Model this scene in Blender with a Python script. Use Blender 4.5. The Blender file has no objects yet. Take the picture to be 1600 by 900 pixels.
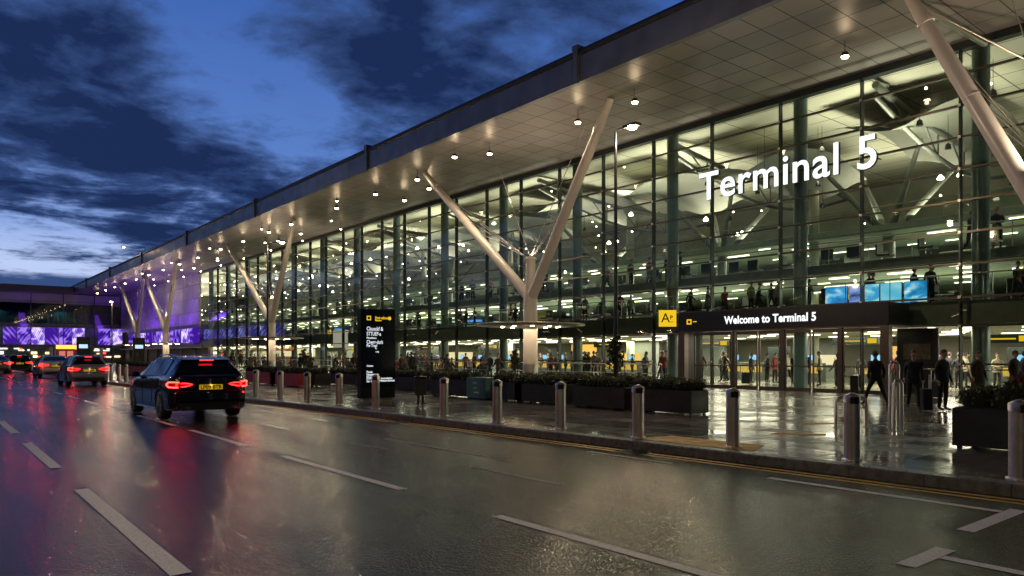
import bpy, math, random
from mathutils import Vector, Matrix
R = math.radians
PI = math.pi
random.seed(7)
scene = bpy.context.scene
C = scene.collection

# ------------------------------------------------------------------ camera
FPX, HZ, H = 1140.0, 555.0, 1.6          # focal length in photo pixels, horizon row, eye height
YAW = math.atan(920 / 1140.0)
cam = bpy.data.cameras.new('camera'); cam_o = bpy.data.objects.new('camera', cam); C.objects.link(cam_o)
cam_o.location = (0, 0, H); cam_o.rotation_euler = (R(90), 0, -YAW)
cam.sensor_width = 36; cam.lens = FPX / 1600 * 36; cam.shift_y = (HZ - 450) / 1600
cam.clip_start = .1; cam.clip_end = 5000
scene.camera = cam_o
# ------------------------------------------------------------------ view
scene.view_settings.view_transform = 'Standard'; scene.view_settings.look = 'None'
scene.view_settings.exposure = 0; scene.view_settings.gamma = 1
cy = scene.cycles
cy.max_bounces = 6; cy.diffuse_bounces = 2; cy.glossy_bounces = 3; cy.transmission_bounces = 4
cy.transparent_max_bounces = 14; cy.sample_clamp_indirect = 4; cy.sample_clamp_direct = 0
cy.use_denoising = True; cy.caustics_reflective = False; cy.caustics_refractive = False
cy.use_light_tree = True

# ------------------------------------------------------------------ world: dusk sky with broken cloud
def dirv(px, py):
    r = (px - 800) / FPX; u = (HZ - py) / FPX
    f = Vector((math.sin(YAW), math.cos(YAW), 0)); rt = Vector((math.cos(YAW), -math.sin(YAW), 0))
    return (f + rt * r + Vector((0, 0, u))).normalized()
w = bpy.data.worlds.new('World'); scene.world = w; w.use_nodes = True
nt = w.node_tree; N = nt.nodes; L = nt.links; N.clear()
def nd(t, **k):
    n = N.new(t)
    for a, b in k.items(): setattr(n, a, b)
    return n
def mth(op, a, b=None, c=None, clamp=False):
    n = nd('ShaderNodeMath', operation=op); n.use_clamp = clamp
    for i, v in enumerate((a, b, c)):
        if v is None: continue
        if isinstance(v, (int, float)): n.inputs[i].default_value = v
        else: L.new(v, n.inputs[i])
    return n.outputs[0]
def mixc(f, a, b):
    n = nd('ShaderNodeMix', data_type='RGBA')
    for i, v in ((0, f), (6, a), (7, b)):
        if isinstance(v, (int, float)): n.inputs[i].default_value = v
        elif isinstance(v, tuple): n.inputs[i].default_value = v + (1,)
        else: L.new(v, n.inputs[i])
    return n.outputs[2]
tc = nd('ShaderNodeTexCoord'); sep = nd('ShaderNodeSeparateXYZ'); L.new(tc.outputs['Generated'], sep.inputs[0])
zc = mth('MAXIMUM', sep.outputs[2], 0.0)
den = mth('ADD', zc, .12)
cmb = nd('ShaderNodeCombineXYZ'); L.new(mth('DIVIDE', sep.outputs[0], den), cmb.inputs[0]); L.new(mth('DIVIDE', sep.outputs[1], den), cmb.inputs[1])
def noise(vec, scale, detail=6, rough=.55, dist=0, off=(0, 0, 0)):
    mp = nd('ShaderNodeMapping'); mp.inputs['Location'].default_value = off; L.new(vec, mp.inputs[0])
    n = nd('ShaderNodeTexNoise'); n.inputs['Scale'].default_value = scale; n.inputs['Detail'].default_value = detail
    n.inputs['Roughness'].default_value = rough; n.inputs['Distortion'].default_value = dist
    L.new(mp.outputs[0], n.inputs['Vector']); return n.outputs['Fac']
n1 = noise(cmb.outputs[0], .95, 9, .58, .35, (3.1, 1.7, 0))
n2 = noise(cmb.outputs[0], 3.1, 8, .62, .3, (0, 5, 0))
def blob(px, py, rad, amp):
    d = dirv(px, py)
    vm = nd('ShaderNodeVectorMath', operation='DOT_PRODUCT'); L.new(tc.outputs['Generated'], vm.inputs[0]); vm.inputs[1].default_value = d
    mr = nd('ShaderNodeMapRange', interpolation_type='SMOOTHERSTEP'); L.new(vm.outputs['Value'], mr.inputs[0])
    mr.inputs[1].default_value = math.cos(rad); mr.inputs[2].default_value = math.cos(rad * .15); mr.inputs[3].default_value = 0; mr.inputs[4].default_value = amp
    return mr.outputs[0]
n3 = noise(cmb.outputs[0], 9.0, 6, .6, .2, (8, 2, 0))
den_c = mth('MULTIPLY_ADD', n1, .70, mth('MULTIPLY_ADD', n2, 1.15, mth('MULTIPLY', n3, .50)))
for b in [(200, 250, .24, .17), (440, 260, .11, .10), (560, 290, .10, .12), (60, 100, .2, .12), (-60, 200, .3, .10), (640, 130, .13, .14), (250, 330, .16, .10),
          (760, 30, .25, .16), (520, 30, .14, .10), (290, 110, .12, -.06), (390, 120, .14, -.13), (330, 40, .12, -.08), (430, 180, .09, -.12), (900, 0, .2, .1),
          (30, 370, .14, -.10), (180, 385, .14, -.09), (80, 418, .12, -.10), (490, 225, .07, -.10), (-60, 380, .2, -.08)]:
    den_c = mth('ADD', den_c, blob(*b))
mpz = nd('ShaderNodeMapping'); mpz.inputs['Scale'].default_value = (3, 3, 26); L.new(tc.outputs['Generated'], mpz.inputs[0])
n4 = noise(mpz.outputs[0], 1.6, 6, .62, .8)
lw = nd('ShaderNodeMapRange', interpolation_type='SMOOTHSTEP'); L.new(zc, lw.inputs[0]); lw.inputs[1].default_value = .26; lw.inputs[2].default_value = .15; lw.inputs[3].default_value = 0; lw.inputs[4].default_value = 1.5
den_c = mth('ADD', den_c, mth('MULTIPLY', mth('SUBTRACT', n4, .5), lw.outputs[0]))
mr = nd('ShaderNodeMapRange', interpolation_type='SMOOTHSTEP'); L.new(den_c, mr.inputs[0])
mr.inputs[1].default_value = 1.03; mr.inputs[2].default_value = 1.40
cov = mr.outputs[0]
# a low bank of cloud right on the horizon
low = nd('ShaderNodeMapRange', interpolation_type='SMOOTHSTEP'); L.new(mth('ADD', sep.outputs[2], mth('MULTIPLY', n2, -.02)), low.inputs[0])
low.inputs[1].default_value = .088; low.inputs[2].default_value = .078
cov = mth('MAXIMUM', cov, low.outputs[0])
el = nd('ShaderNodeValToRGB'); L.new(mth('MULTIPLY_ADD', n3, .03, zc), el.inputs[0]); e = el.color_ramp.elements
e[0].position = 0; e[0].color = (.42, .52, .85, 1); e[1].position = 1; e[1].color = (.006, .02, .09, 1)
for p_, c_ in ((.12, (.50, .62, .92, 1)), (.17, (.25, .38, .76, 1)), (.26, (.105, .22, .58, 1)), (.45, (.045, .125, .43, 1))):
    x = el.color_ramp.elements.new(p_); x.color = c_
dk = nd('ShaderNodeValToRGB'); L.new(mth('MULTIPLY_ADD', den_c, .5, .22), dk.inputs[0]); e = dk.color_ramp.elements
e[0].position = .88; e[0].color = (.034, .072, .21, 1); e[1].position = 1.0; e[1].color = (.010, .025, .09, 1)
sk = nd('ShaderNodeTexSky', sky_type='NISHITA'); sk.sun_disc = False; sk.sun_elevation = R(-4); sk.sun_rotation = R(-60)
skc = mixc(cov, el.outputs[0], dk.outputs[0])
vg = nd('ShaderNodeVectorMath', operation='DOT_PRODUCT'); L.new(tc.outputs['Generated'], vg.inputs[0]); vg.inputs[1].default_value = dirv(250, 500)
gf = nd('ShaderNodeMapRange', interpolation_type='SMOOTHSTEP'); L.new(vg.outputs['Value'], gf.inputs[0])
gf.inputs[1].default_value = .1; gf.inputs[2].default_value = .86; gf.inputs[3].default_value = .07; gf.inputs[4].default_value = 1.0
bg = nd('ShaderNodeBackground'); L.new(skc, bg.inputs[0]); L.new(gf.outputs[0], bg.inputs[1])
bg2 = nd('ShaderNodeBackground'); L.new(sk.outputs[0], bg2.inputs[0]); bg2.inputs[1].default_value = .05
ad = nd('ShaderNodeAddShader'); L.new(bg.outputs[0], ad.inputs[0]); L.new(bg2.outputs[0], ad.inputs[1])
wo = nd('ShaderNodeOutputWorld'); L.new(ad.outputs[0], wo.inputs[0])

# ------------------------------------------------------------------ unprojection helpers (metres; X = away from road towards terminal, Y = along the road)
cY, sY = math.cos(YAW), math.sin(YAW)
def G(px, py, z=0.0):
    fwd = FPX * (H - z) / (py - HZ); r = (px - 800) / FPX * fwd
    return (r * cY + fwd * sY, fwd * cY - r * sY)
def SD(px, D):
    r = (px - 800) / FPX
    return D * (cY - r * sY) / (r * cY + sY)
PZ = .14                       # pavement level
F = 29.5                       # facade plane
SOF = 13.0
def kerb_x(s):
    pts = [(-30, 9.85), (2.7, 9.58), (6.8, 9.44), (11.4, 9.25), (16.4, 9.05), (25, 8.55), (44, 8.0), (90, 7.8), (220, 7.6)]
    for (a, b), (c, d) in zip(pts, pts[1:]):
        if s <= c: return b + (d - b) * (s - a) / (c - a)
    return pts[-1][1]

# ------------------------------------------------------------------ materials
def mat(name, col, rough=.5, metal=0, spec=.5, vary=0, vscale=3, rvary=0, bump=0, bscale=40, emis=None, estr=0, coat=0, col2=None, rscale=None):
    m = bpy.data.materials.new(name); m.use_nodes = True
    t = m.node_tree; p = t.nodes['Principled BSDF']
    p.inputs['Base Color'].default_value = (*col, 1); p.inputs['Roughness'].default_value = rough
    p.inputs['Metallic'].default_value = metal; p.inputs['Specular IOR Level'].default_value = spec
    p.inputs['Coat Weight'].default_value = coat; p.inputs['Coat Roughness'].default_value = .03
    if emis: p.inputs['Emission Color'].default_value = (*emis, 1); p.inputs['Emission Strength'].default_value = estr
    if vary or rvary or bump:
        tcn = t.nodes.new('ShaderNodeTexCoord')
        def nz(sc, det=5):
            n = t.nodes.new('ShaderNodeTexNoise'); n.inputs['Scale'].default_value = sc; n.inputs['Detail'].default_value = det
            t.links.new(tcn.outputs['Object'], n.inputs['Vector']); return n
        if vary:
            n = nz(vscale); mx = t.nodes.new('ShaderNodeMix'); mx.data_type = 'RGBA'
            rp = t.nodes.new('ShaderNodeMapRange'); rp.inputs[1].default_value = .35; rp.inputs[2].default_value = .65
            t.links.new(n.outputs['Fac'], rp.inputs[0]); t.links.new(rp.outputs[0], mx.inputs[0])
            c2 = col2 or tuple(c * (1 - vary) for c in col)
            mx.inputs[6].default_value = (*col, 1); mx.inputs[7].default_value = (*c2, 1)
            t.links.new(mx.outputs[2], p.inputs['Base Color'])
        if rvary:
            n = nz(rscale or vscale * 1.7); rp = t.nodes.new('ShaderNodeMapRange'); rp.inputs[1].default_value = .3; rp.inputs[2].default_value = .7
            rp.inputs[3].default_value = max(.02, rough - rvary); rp.inputs[4].default_value = min(1, rough + rvary)
            t.links.new(n.outputs['Fac'], rp.inputs[0]); t.links.new(rp.outputs[0], p.inputs['Roughness'])
        if bump:
            n = nz(bscale, 3); b = t.nodes.new('ShaderNodeBump'); b.inputs['Strength'].default_value = bump; b.inputs['Distance'].default_value = .01
            t.links.new(n.outputs['Fac'], b.inputs['Height']); t.links.new(b.outputs[0], p.inputs['Normal'])
    return m
def emat(name, col, s):
    m = bpy.data.materials.new(name); m.use_nodes = True; t = m.node_tree; t.nodes.clear()
    e_ = t.nodes.new('ShaderNodeEmission'); e_.inputs[0].default_value = (*col, 1); e_.inputs[1].default_value = s
    o = t.nodes.new('ShaderNodeOutputMaterial'); t.links.new(e_.outputs[0], o.inputs[0]); return m
def glassmat(name, tint, rough=.01, ior=1.5, wav=0, boost=1.0):
    m = bpy.data.materials.new(name); m.use_nodes = True; t = m.node_tree; t.nodes.clear()
    tr = t.nodes.new('ShaderNodeBsdfTransparent'); tr.inputs[0].default_value = (*tint, 1)
    gl = t.nodes.new('ShaderNodeBsdfGlossy'); gl.inputs['Roughness'].default_value = rough
    fr = t.nodes.new('ShaderNodeFresnel'); fr.inputs[0].default_value = ior
    ml = t.nodes.new('ShaderNodeMath'); ml.operation = 'MULTIPLY'; ml.use_clamp = True; ml.inputs[1].default_value = boost
    t.links.new(fr.outputs[0], ml.inputs[0])
    mx = t.nodes.new('ShaderNodeMixShader'); t.links.new(ml.outputs[0], mx.inputs[0]); t.links.new(tr.outputs[0], mx.inputs[1]); t.links.new(gl.outputs[0], mx.inputs[2])
    if wav:
        tcn = t.nodes.new('ShaderNodeTexCoord'); n = t.nodes.new('ShaderNodeTexNoise'); n.inputs['Scale'].default_value = .55; n.inputs['Detail'].default_value = 1
        t.links.new(tcn.outputs['Object'], n.inputs['Vector'])
        b = t.nodes.new('ShaderNodeBump'); b.inputs['Strength'].default_value = wav; b.inputs['Distance'].default_value = .1
        t.links.new(n.outputs['Fac'], b.inputs['Height']); t.links.new(b.outputs[0], gl.inputs['Normal'])
    o = t.nodes.new('ShaderNodeOutputMaterial'); t.links.new(mx.outputs[0], o.inputs[0]); return m

def grid_panels(name, base, dark, pu, pv, line, axes=(0, 1), rough=.4, metal=0, vary=.12, off=(0, 0), rv=.08, bump=0):
    """metal or stone panels separated by dark joints, laid out in object metres"""
    m = bpy.data.materials.new(name); m.use_nodes = True; t = m.node_tree; p = t.nodes['Principled BSDF']
    def M(op, a, b=None, clamp=False):
        n = t.nodes.new('ShaderNodeMath'); n.operation = op; n.use_clamp = clamp
        for i, v in enumerate((a, b)):
            if v is None: continue
            if isinstance(v, (int, float)): n.inputs[i].default_value = v
            else: t.links.new(v, n.inputs[i])
        return n.outputs[0]
    tcn = t.nodes.new('ShaderNodeTexCoord'); s = t.nodes.new('ShaderNodeSeparateXYZ'); t.links.new(tcn.outputs['Object'], s.inputs[0])
    u = M('DIVIDE', M('ADD', s.outputs[axes[0]], off[0]), pu); v = M('DIVIDE', M('ADD', s.outputs[axes[1]], off[1]), pv)
    fu = M('FLOOR', u); fv = M('FLOOR', v)
    def joint(x, pitch):
        fr = M('FRACT', x); d = M('MINIMUM', fr, M('SUBTRACT', 1.0, fr)); return M('LESS_THAN', M('MULTIPLY', d, pitch), line)
    j = M('MAXIMUM', joint(u, pu), joint(v, pv))
    cb = t.nodes.new('ShaderNodeCombineXYZ'); t.links.new(fu, cb.inputs[0]); t.links.new(fv, cb.inputs[1])
    wn = t.nodes.new('ShaderNodeTexWhiteNoise'); wn.noise_dimensions = '3D'; t.links.new(cb.outputs[0], wn.inputs['Vector'])
    nz = t.nodes.new('ShaderNodeTexNoise'); nz.inputs['Scale'].default_value = .7; nz.inputs['Detail'].default_value = 6; t.links.new(tcn.outputs['Object'], nz.inputs['Vector'])
    k = M('ADD', M('MULTIPLY', wn.outputs['Value'], vary * 2), M('MULTIPLY', nz.outputs['Fac'], vary * 1.5))
    k = M('SUBTRACT', 1 + vary * 1.2, k)
    mx = t.nodes.new('ShaderNodeMix'); mx.data_type = 'RGBA'; mx.blend_type = 'MULTIPLY'; mx.inputs[0].default_value = 1
    mx.inputs[6].default_value = (*base, 1); cg = t.nodes.new('ShaderNodeCombineColor')
    for i in range(3): t.links.new(k, cg.inputs[i])
    t.links.new(cg.outputs[0], mx.inputs[7])
    m2 = t.nodes.new('ShaderNodeMix'); m2.data_type = 'RGBA'; t.links.new(j, m2.inputs[0]); t.links.new(mx.outputs[2], m2.inputs[6]); m2.inputs[7].default_value = (*dark, 1)
    t.links.new(m2.outputs[2], p.inputs['Base Color'])
    rr = M('ADD', M('MULTIPLY', M('SUBTRACT', nz.outputs['Fac'], .5), rv * 4), M('ADD', M('MULTIPLY', M('SUBTRACT', wn.outputs['Value'], .5), rv * 2), rough))
    rr = M('MAXIMUM', M('ADD', rr, M('MULTIPLY', j, .3)), .05)
    t.links.new(rr, p.inputs['Roughness']); p.inputs['Metallic'].default_value = metal
    # each panel sits at a very slightly different tilt, like real sheet or slab
    b = t.nodes.new('ShaderNodeBump'); b.inputs['Strength'].default_value = .5; b.inputs['Distance'].default_value = .006
    n2_ = t.nodes.new('ShaderNodeTexNoise'); n2_.inputs['Scale'].default_value = 2.2 if not bump else bump; n2_.inputs['Detail'].default_value = 3; t.links.new(tcn.outputs['Object'], n2_.inputs['Vector'])
    t.links.new(M('SUBTRACT', n2_.outputs['Fac'], j), b.inputs['Height']); t.links.new(b.outputs[0], p.inputs['Normal'])
    return m

def asphalt():
    m = bpy.data.materials.new('wet_asphalt'); m.use_nodes = True; t = m.node_tree; p = t.nodes['Principled BSDF']
    tcn = t.nodes.new('ShaderNodeTexCoord')
    def nz(sc, det=4, ro=.5, stretch=None):
        n = t.nodes.new('ShaderNodeTexNoise'); n.inputs['Scale'].default_value = sc; n.inputs['Detail'].default_value = det; n.inputs['Roughness'].default_value = ro
        if stretch:
            mp = t.nodes.new('ShaderNodeMapping'); mp.inputs['Scale'].default_value = stretch; t.links.new(tcn.outputs['Object'], mp.inputs[0]); t.links.new(mp.outputs[0], n.inputs['Vector'])
        else: t.links.new(tcn.outputs['Object'], n.inputs['Vector'])
        return n.outputs['Fac']
    def mrg(v, a, b, c, d):
        r = t.nodes.new('ShaderNodeMapRange'); t.links.new(v, r.inputs[0])
        for i, x in enumerate((a, b, c, d)): r.inputs[i + 1].default_value = x
        return r.outputs[0]
    big = nz(.35, 5, .6, (1, .35, 1)); fine = nz(70, 2); mid = nz(9, 4); mid2 = nz(.55, 7, .65, (1.6, .22, 1))
    cr = t.nodes.new('ShaderNodeValToRGB'); t.links.new(fine, cr.inputs[0]); e = cr.color_ramp.elements
    e[0].position = .35; e[0].color = (.005, .005, .006, 1); e[1].position = .72; e[1].color = (.036, .036, .038, 1)
    mx = t.nodes.new('ShaderNodeMix'); mx.data_type = 'RGBA'; mx.blend_type = 'MULTIPLY'; mx.inputs[0].default_value = 1; t.links.new(cr.outputs[0], mx.inputs[6])
    cg = t.nodes.new('ShaderNodeCombineColor'); kk = mrg(big, .3, .7, .65, 1.25)
    for i in range(3): t.links.new(kk, cg.inputs[i])
    t.links.new(cg.outputs[0], mx.inputs[7]); t.links.new(mx.outputs[2], p.inputs['Base Color'])
    sx = t.nodes.new('ShaderNodeSeparateXYZ'); t.links.new(tcn.outputs['Object'], sx.inputs[0])
    def mm(op, a, b):
        n = t.nodes.new('ShaderNodeMath'); n.operation = op
        for i, v in enumerate((a, b)):
            if isinstance(v, (int, float)): n.inputs[i].default_value = v
            else: t.links.new(v, n.inputs[i])
        return n.outputs[0]
    tr_ = mm('SINE', mm('MULTIPLY', mm('ADD', sx.outputs[0], mm('MULTIPLY', mid2, .5)), 3.9), 0)
    t.links.new(mm('ADD', mrg(mid2, .38, .62, .11, .23), mm('MULTIPLY', tr_, .035)), p.inputs['Roughness']); p.inputs['Specular IOR Level'].default_value = .31
    vo = t.nodes.new('ShaderNodeTexVoronoi'); vo.inputs['Scale'].default_value = 48; t.links.new(tcn.outputs['Object'], vo.inputs['Vector'])
    b1 = t.nodes.new('ShaderNodeBump'); b1.inputs['Strength'].default_value = .9; b1.inputs['Distance'].default_value = .0052
    t.links.new(vo.outputs['Distance'], b1.inputs['Height'])
    b2 = t.nodes.new('ShaderNodeBump'); b2.inputs['Strength'].default_value = .2; b2.inputs['Distance'].default_value = .006
    t.links.new(mid, b2.inputs['Height']); t.links.new(b1.outputs[0], b2.inputs['Normal']); t.links.new(b2.outputs[0], p.inputs['Normal'])
    return m

M_ASPH = asphalt()
M_PAVE = grid_panels('wet_paving', (.115, .105, .098), (.015, .015, .015), .6, .9, .008, (0, 1), .2, 0, .35, rv=.09, bump=5)
M_SOFFIT = grid_panels('soffit_panels', (.27, .245, .23), (.02, .019, .018), 1.333, 1.2, .016, (0, 1), .40, .3, .10, rv=.015)
M_CEIL = grid_panels('hall_ceiling_panels', (.52, .52, .42), (.12, .12, .09), 1.8, 3.63, .03, (0, 1), .5, .1, .1)
M_FASCIA = mat('fascia_metal', (.18, .185, .21), .4, .4, vary=.3, vscale=.8, rvary=.1)
M_ROOF = mat('roof_sheet', (.05, .052, .058), .5, .4, vary=.3)
M_MULL = mat('dark_mullion', (.035, .045, .045), .3, .7)
M_TRANS = mat('bronze_transom', (.09, .075, .06), .3, .8)
M_GLASS = glassmat('curtain_glass', (.78, .83, .74), .01, 1.5, .12, 1.0)
M_DGLASS = glassmat('door_glass', (.82, .88, .82), .01, 1.45)
M_WHITE = mat('white_painted_steel', (.74, .68, .63), .32, 0, coat=.3, vary=.07, vscale=1.2)
M_TEAL = mat('teal_column_paint', (.10, .17, .17), .3, .1, coat=.2)
M_CABLE = mat('cable_steel', (.6, .55, .5), .3, .9)
M_STEEL = mat('brushed_stainless', (.66, .63, .59), .36, 1, vary=.10, vscale=6, rvary=.03, rscale=5)
M_BLACK = mat('black_powder_coat', (.012, .013, .016), .3, .1, vary=.3, vscale=2)
M_PLANT = mat('planter_metal', (.035, .037, .04), .42, .3, vary=.35, vscale=3, rvary=.1)
M_REDP = mat('red_planter', (.42, .035, .04), .4, .1, vary=.3, vscale=3)
M_KERB = mat('kerb_granite', (.16, .15, .14), .33, 0, vary=.45, vscale=9, rvary=.12, bump=.2, bscale=60)
M_LINE = mat('worn_white_line', (.80, .78, .74), .5, 0, vary=.7, vscale=45, col2=(.55, .54, .51), bump=.4, bscale=90)
M_FAINT = mat('faded_white_line', (.22, .21, .2), .36, 0, vary=.8, vscale=10, col2=(.045, .045, .045), bump=.4, bscale=90)
M_YEL = mat('yellow_line', (.80, .47, .03), .5, 0, vary=.5, vscale=14, col2=(.5, .3, .03), bump=.4, bscale=90)
M_YTACT = mat('yellow_tactile', (.75, .40, .02), .55, 0, vary=.6, vscale=4, bump=.5, bscale=25)
M_SLAB = mat('slab_edge', (.15, .20, .17), .5, 0, vary=.2)
M_WALL = mat('hall_wall', (.56, .55, .44), .6, 0, vary=.35, vscale=.5, col2=(.38, .41, .34))
M_WALL2 = mat('hall_wall_dark', (.10, .12, .10), .5, 0, vary=.35, vscale=.6)
M_HFLOOR = mat('hall_floor', (.22, .21, .17), .18, 0, vary=.2)
M_SEAT = mat('dark_seat', (.02, .026, .03), .4)
M_RAIL = mat('rail_steel', (.35, .36, .32), .3, .9)
E_WARM = emat('warm_lamp', (1, .73, .42), 55)
E_STRIP = emat('hall_strip_light', (1, .93, .66), 7)
E_SIGN = emat('sign_white', (.93, .97, 1), 1.35)
E_SIGN2 = emat('sign_white_soft', (.9, .95, 1), .9)
E_YEL = emat('sign_yellow', (1, .62, .02), .9)
E_RED = emat('tail_lamp_red', (1, .012, .012), 12)
E_REDHOT = emat('tail_lamp_core', (1, .022, .016), 17)
M_REDLENS = mat('red_lens', (.16, .006, .008), .12, 0, coat=1)
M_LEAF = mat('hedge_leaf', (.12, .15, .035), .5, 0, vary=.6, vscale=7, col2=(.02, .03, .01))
M_LEAF2 = mat('tree_leaf', (.045, .055, .02), .5, 0, vary=.5, vscale=6)
M_BARK = mat('bark', (.05, .038, .03), .8)
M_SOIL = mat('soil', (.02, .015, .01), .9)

# ------------------------------------------------------------------ mesh builder
class MB:
    def __init__(s): s.v = []; s.f = []; s.m = []; s.sm = []
    def add(s, vs, fs, m=0, smooth=False):
        b = len(s.v); s.v += [tuple(x) for x in vs]; s.f += [tuple(i + b for i in f) for f in fs]
        s.m += [m] * len(fs); s.sm += [smooth] * len(fs); return s
    def box(s, x0, x1, y0, y1, z0, z1, m=0):
        vs = [(x, y, z) for z in (z0, z1) for y in (y0, y1) for x in (x0, x1)]
        return s.add(vs, [(0, 2, 3, 1), (4, 5, 7, 6), (0, 1, 5, 4), (1, 3, 7, 5), (3, 2, 6, 7), (2, 0, 4, 6)], m)
    def bbox(s, x0, x1, y0, y1, z0, z1, b=.01, m=0):
        """box with chamfered vertical and top edges"""
        ring = [(x0 + b, y0), (x1 - b, y0), (x1, y0 + b), (x1, y1 - b), (x1 - b, y1), (x0 + b, y1), (x0, y1 - b), (x0, y0 + b)]
        cx, cyy = (x0 + x1) / 2, (y0 + y1) / 2
        rin = [(cx + (x - cx) * (1 - 2 * b / (x1 - x0)), cyy + (y - cyy) * (1 - 2 * b / (y1 - y0))) for x, y in ring]
        vs = [(x, y, z0) for x, y in ring] + [(x, y, z1 - b) for x, y in ring] + [(x, y, z1) for x, y in rin]
        fs = [tuple(range(7, -1, -1)), tuple(range(16, 24))]
        for k in (0, 8): fs += [(k + i, k + (i + 1) % 8, k + 8 + (i + 1) % 8, k + 8 + i) for i in range(8)]
        return s.add(vs, fs, m)
    def tube(s, pts, rad, n=10, m=0, cap=True, smooth=True):
        pts = [Vector(p) for p in pts]; rad = rad if isinstance(rad, (list, tuple)) else [rad] * len(pts)
        vs = []; fs = []
        up = None
        for i, p in enumerate(pts):
            d = (pts[min(i + 1, len(pts) - 1)] - pts[max(i - 1, 0)]).normalized()
            if up is None: up = Vector((0, 0, 1)) if abs(d.z) < .9 else Vector((1, 0, 0))
            a = d.cross(up).normalized(); b_ = a.cross(d).normalized(); up = b_
            for k in range(n):
                t_ = 2 * PI * k / n; vs.append(p + (a * math.cos(t_) + b_ * math.sin(t_)) * rad[i])
        for i in range(len(pts) - 1):
            for k in range(n):
                fs.append((i * n + k, i * n + (k + 1) % n, (i + 1) * n + (k + 1) % n, (i + 1) * n + k))
        s.add(vs, fs, m, smooth)
        if cap:
            s.add(vs[:n], [tuple(range(n))], m); s.add(vs[-n:], [tuple(range(n - 1, -1, -1))], m)
        return s
    def lathe(s, prof, c=(0, 0, 0), n=20, m=0, smooth=True, sy=1):
        vs = []; fs = []
        for r, z in prof:
            for k in range(n):
                t_ = 2 * PI * k / n; vs.append((c[0] + r * math.cos(t_), c[1] + r * math.sin(t_) * sy, c[2] + z))
        for i in range(len(prof) - 1):
            for k in range(n): fs.append((i * n + k, i * n + (k + 1) % n, (i + 1) * n + (k + 1) % n, (i + 1) * n + k))
        s.add(vs, fs, m, smooth)
        if prof[0][0] > 1e-4: s.add(vs[:n], [tuple(range(n - 1, -1, -1))], m)
        if prof[-1][0] > 1e-4: s.add(vs[-n:], [tuple(range(n))], m)
        return s
    def sph(s, c, r, n=14, m=0):
        r = r if isinstance(r, (tuple, list)) else (r, r, r); k = n // 2; vs = []; fs = []
        for i in range(k + 1):
            a = PI * i / k
            for j in range(n):
                b = 2 * PI * j / n; vs.append((c[0] + r[0] * math.sin(a) * math.cos(b), c[1] + r[1] * math.sin(a) * math.sin(b), c[2] - r[2] * math.cos(a)))
        for i in range(k):
            for j in range(n): fs.append((i * n + j, i * n + (j + 1) % n, (i + 1) * n + (j + 1) % n, (i + 1) * n + j))
        return s.add(vs, fs, m, True)
    def quad(s, a, b, c, d, m=0): return s.add([a, b, c, d], [(0, 1, 2, 3)], m)
    def leaves(s, n, fn, size=.05, m=0):
        for _ in range(n):
            p = Vector(fn()); d = Vector((random.gauss(0, 1), random.gauss(0, 1), random.gauss(0, 1) + .4)).normalized()
            a = d.cross(Vector((random.random(), random.random(), .3))).normalized(); b = d.cross(a)
            z = size * random.uniform(.6, 1.4)
            s.add([p - a * z * .5, p + b * z * .35, p + a * z * .6, p - b * z * .35], [(0, 1, 2, 3)], m)
        return s
    def build(s, name, mats, parent=None):
        me = bpy.data.meshes.new(name); me.from_pydata(s.v, [], s.f)
        for mt in (mats if isinstance(mats, (list, tuple)) else [mats]): me.materials.append(mt)
        me.polygons.foreach_set('material_index', s.m); me.polygons.foreach_set('use_smooth', s.sm)
        me.update(); o = bpy.data.objects.new(name, me); C.objects.link(o)
        if parent: o.parent = parent
        return o
def tag(o, label=None, cat=None, group=None, kind=None):
    for k, v in (('label', label), ('category', cat), ('group', group), ('kind', kind)):
        if v: o[k] = v
    return o
def thing(name, label, cat, loc=(0, 0, 0), rz=0, group=None):
    o = bpy.data.objects.new(name, None); C.objects.link(o); o.location = loc; o.rotation_euler = (0, 0, rz); o.empty_display_size = .2
    return tag(o, label, cat, group)
KIDS = {}
def copy_tree(o, loc=None, rz=None, label=None, sc=None):
    def cp(a, par):
        c = a.copy(); C.objects.link(c)
        if par: c.parent = par
        for ch in a.children: cp(ch, c)
        return c
    c = cp(o, None)
    if loc: c.location = loc
    if rz is not None: c.rotation_euler = (0, 0, rz)
    if sc: c.scale = (sc, sc, sc) if isinstance(sc, (int, float)) else sc
    if label: c['label'] = label
    return c
def lamp(kind, name, loc, power, col, parent=None, size=.2, sizey=None, rot=None, spot=None, blend=.6):
    l = bpy.data.lights.new(name, kind); l.energy = power; l.color = col
    if kind == 'AREA':
        l.shape = 'RECTANGLE' if sizey else 'DISK'; l.size = size
        if sizey: l.size_y = sizey
    else: l.shadow_soft_size = size
    if spot: l.spot_size = spot; l.spot_blend = blend
    o = bpy.data.objects.new(name, l); C.objects.link(o); o.location = loc
    if rot: o.rotation_euler = rot
    if parent: o.parent = parent
    return o
FACE_ROAD = Matrix(((0, 0, -1), (-1, 0, 0), (0, 1, 0)))     # text facing the road (-X)
FACE_TRAFFIC = Matrix(((1, 0, 0), (0, 0, -1), (0, 1, 0)))   # text facing the oncoming drivers (-Y)
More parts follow.
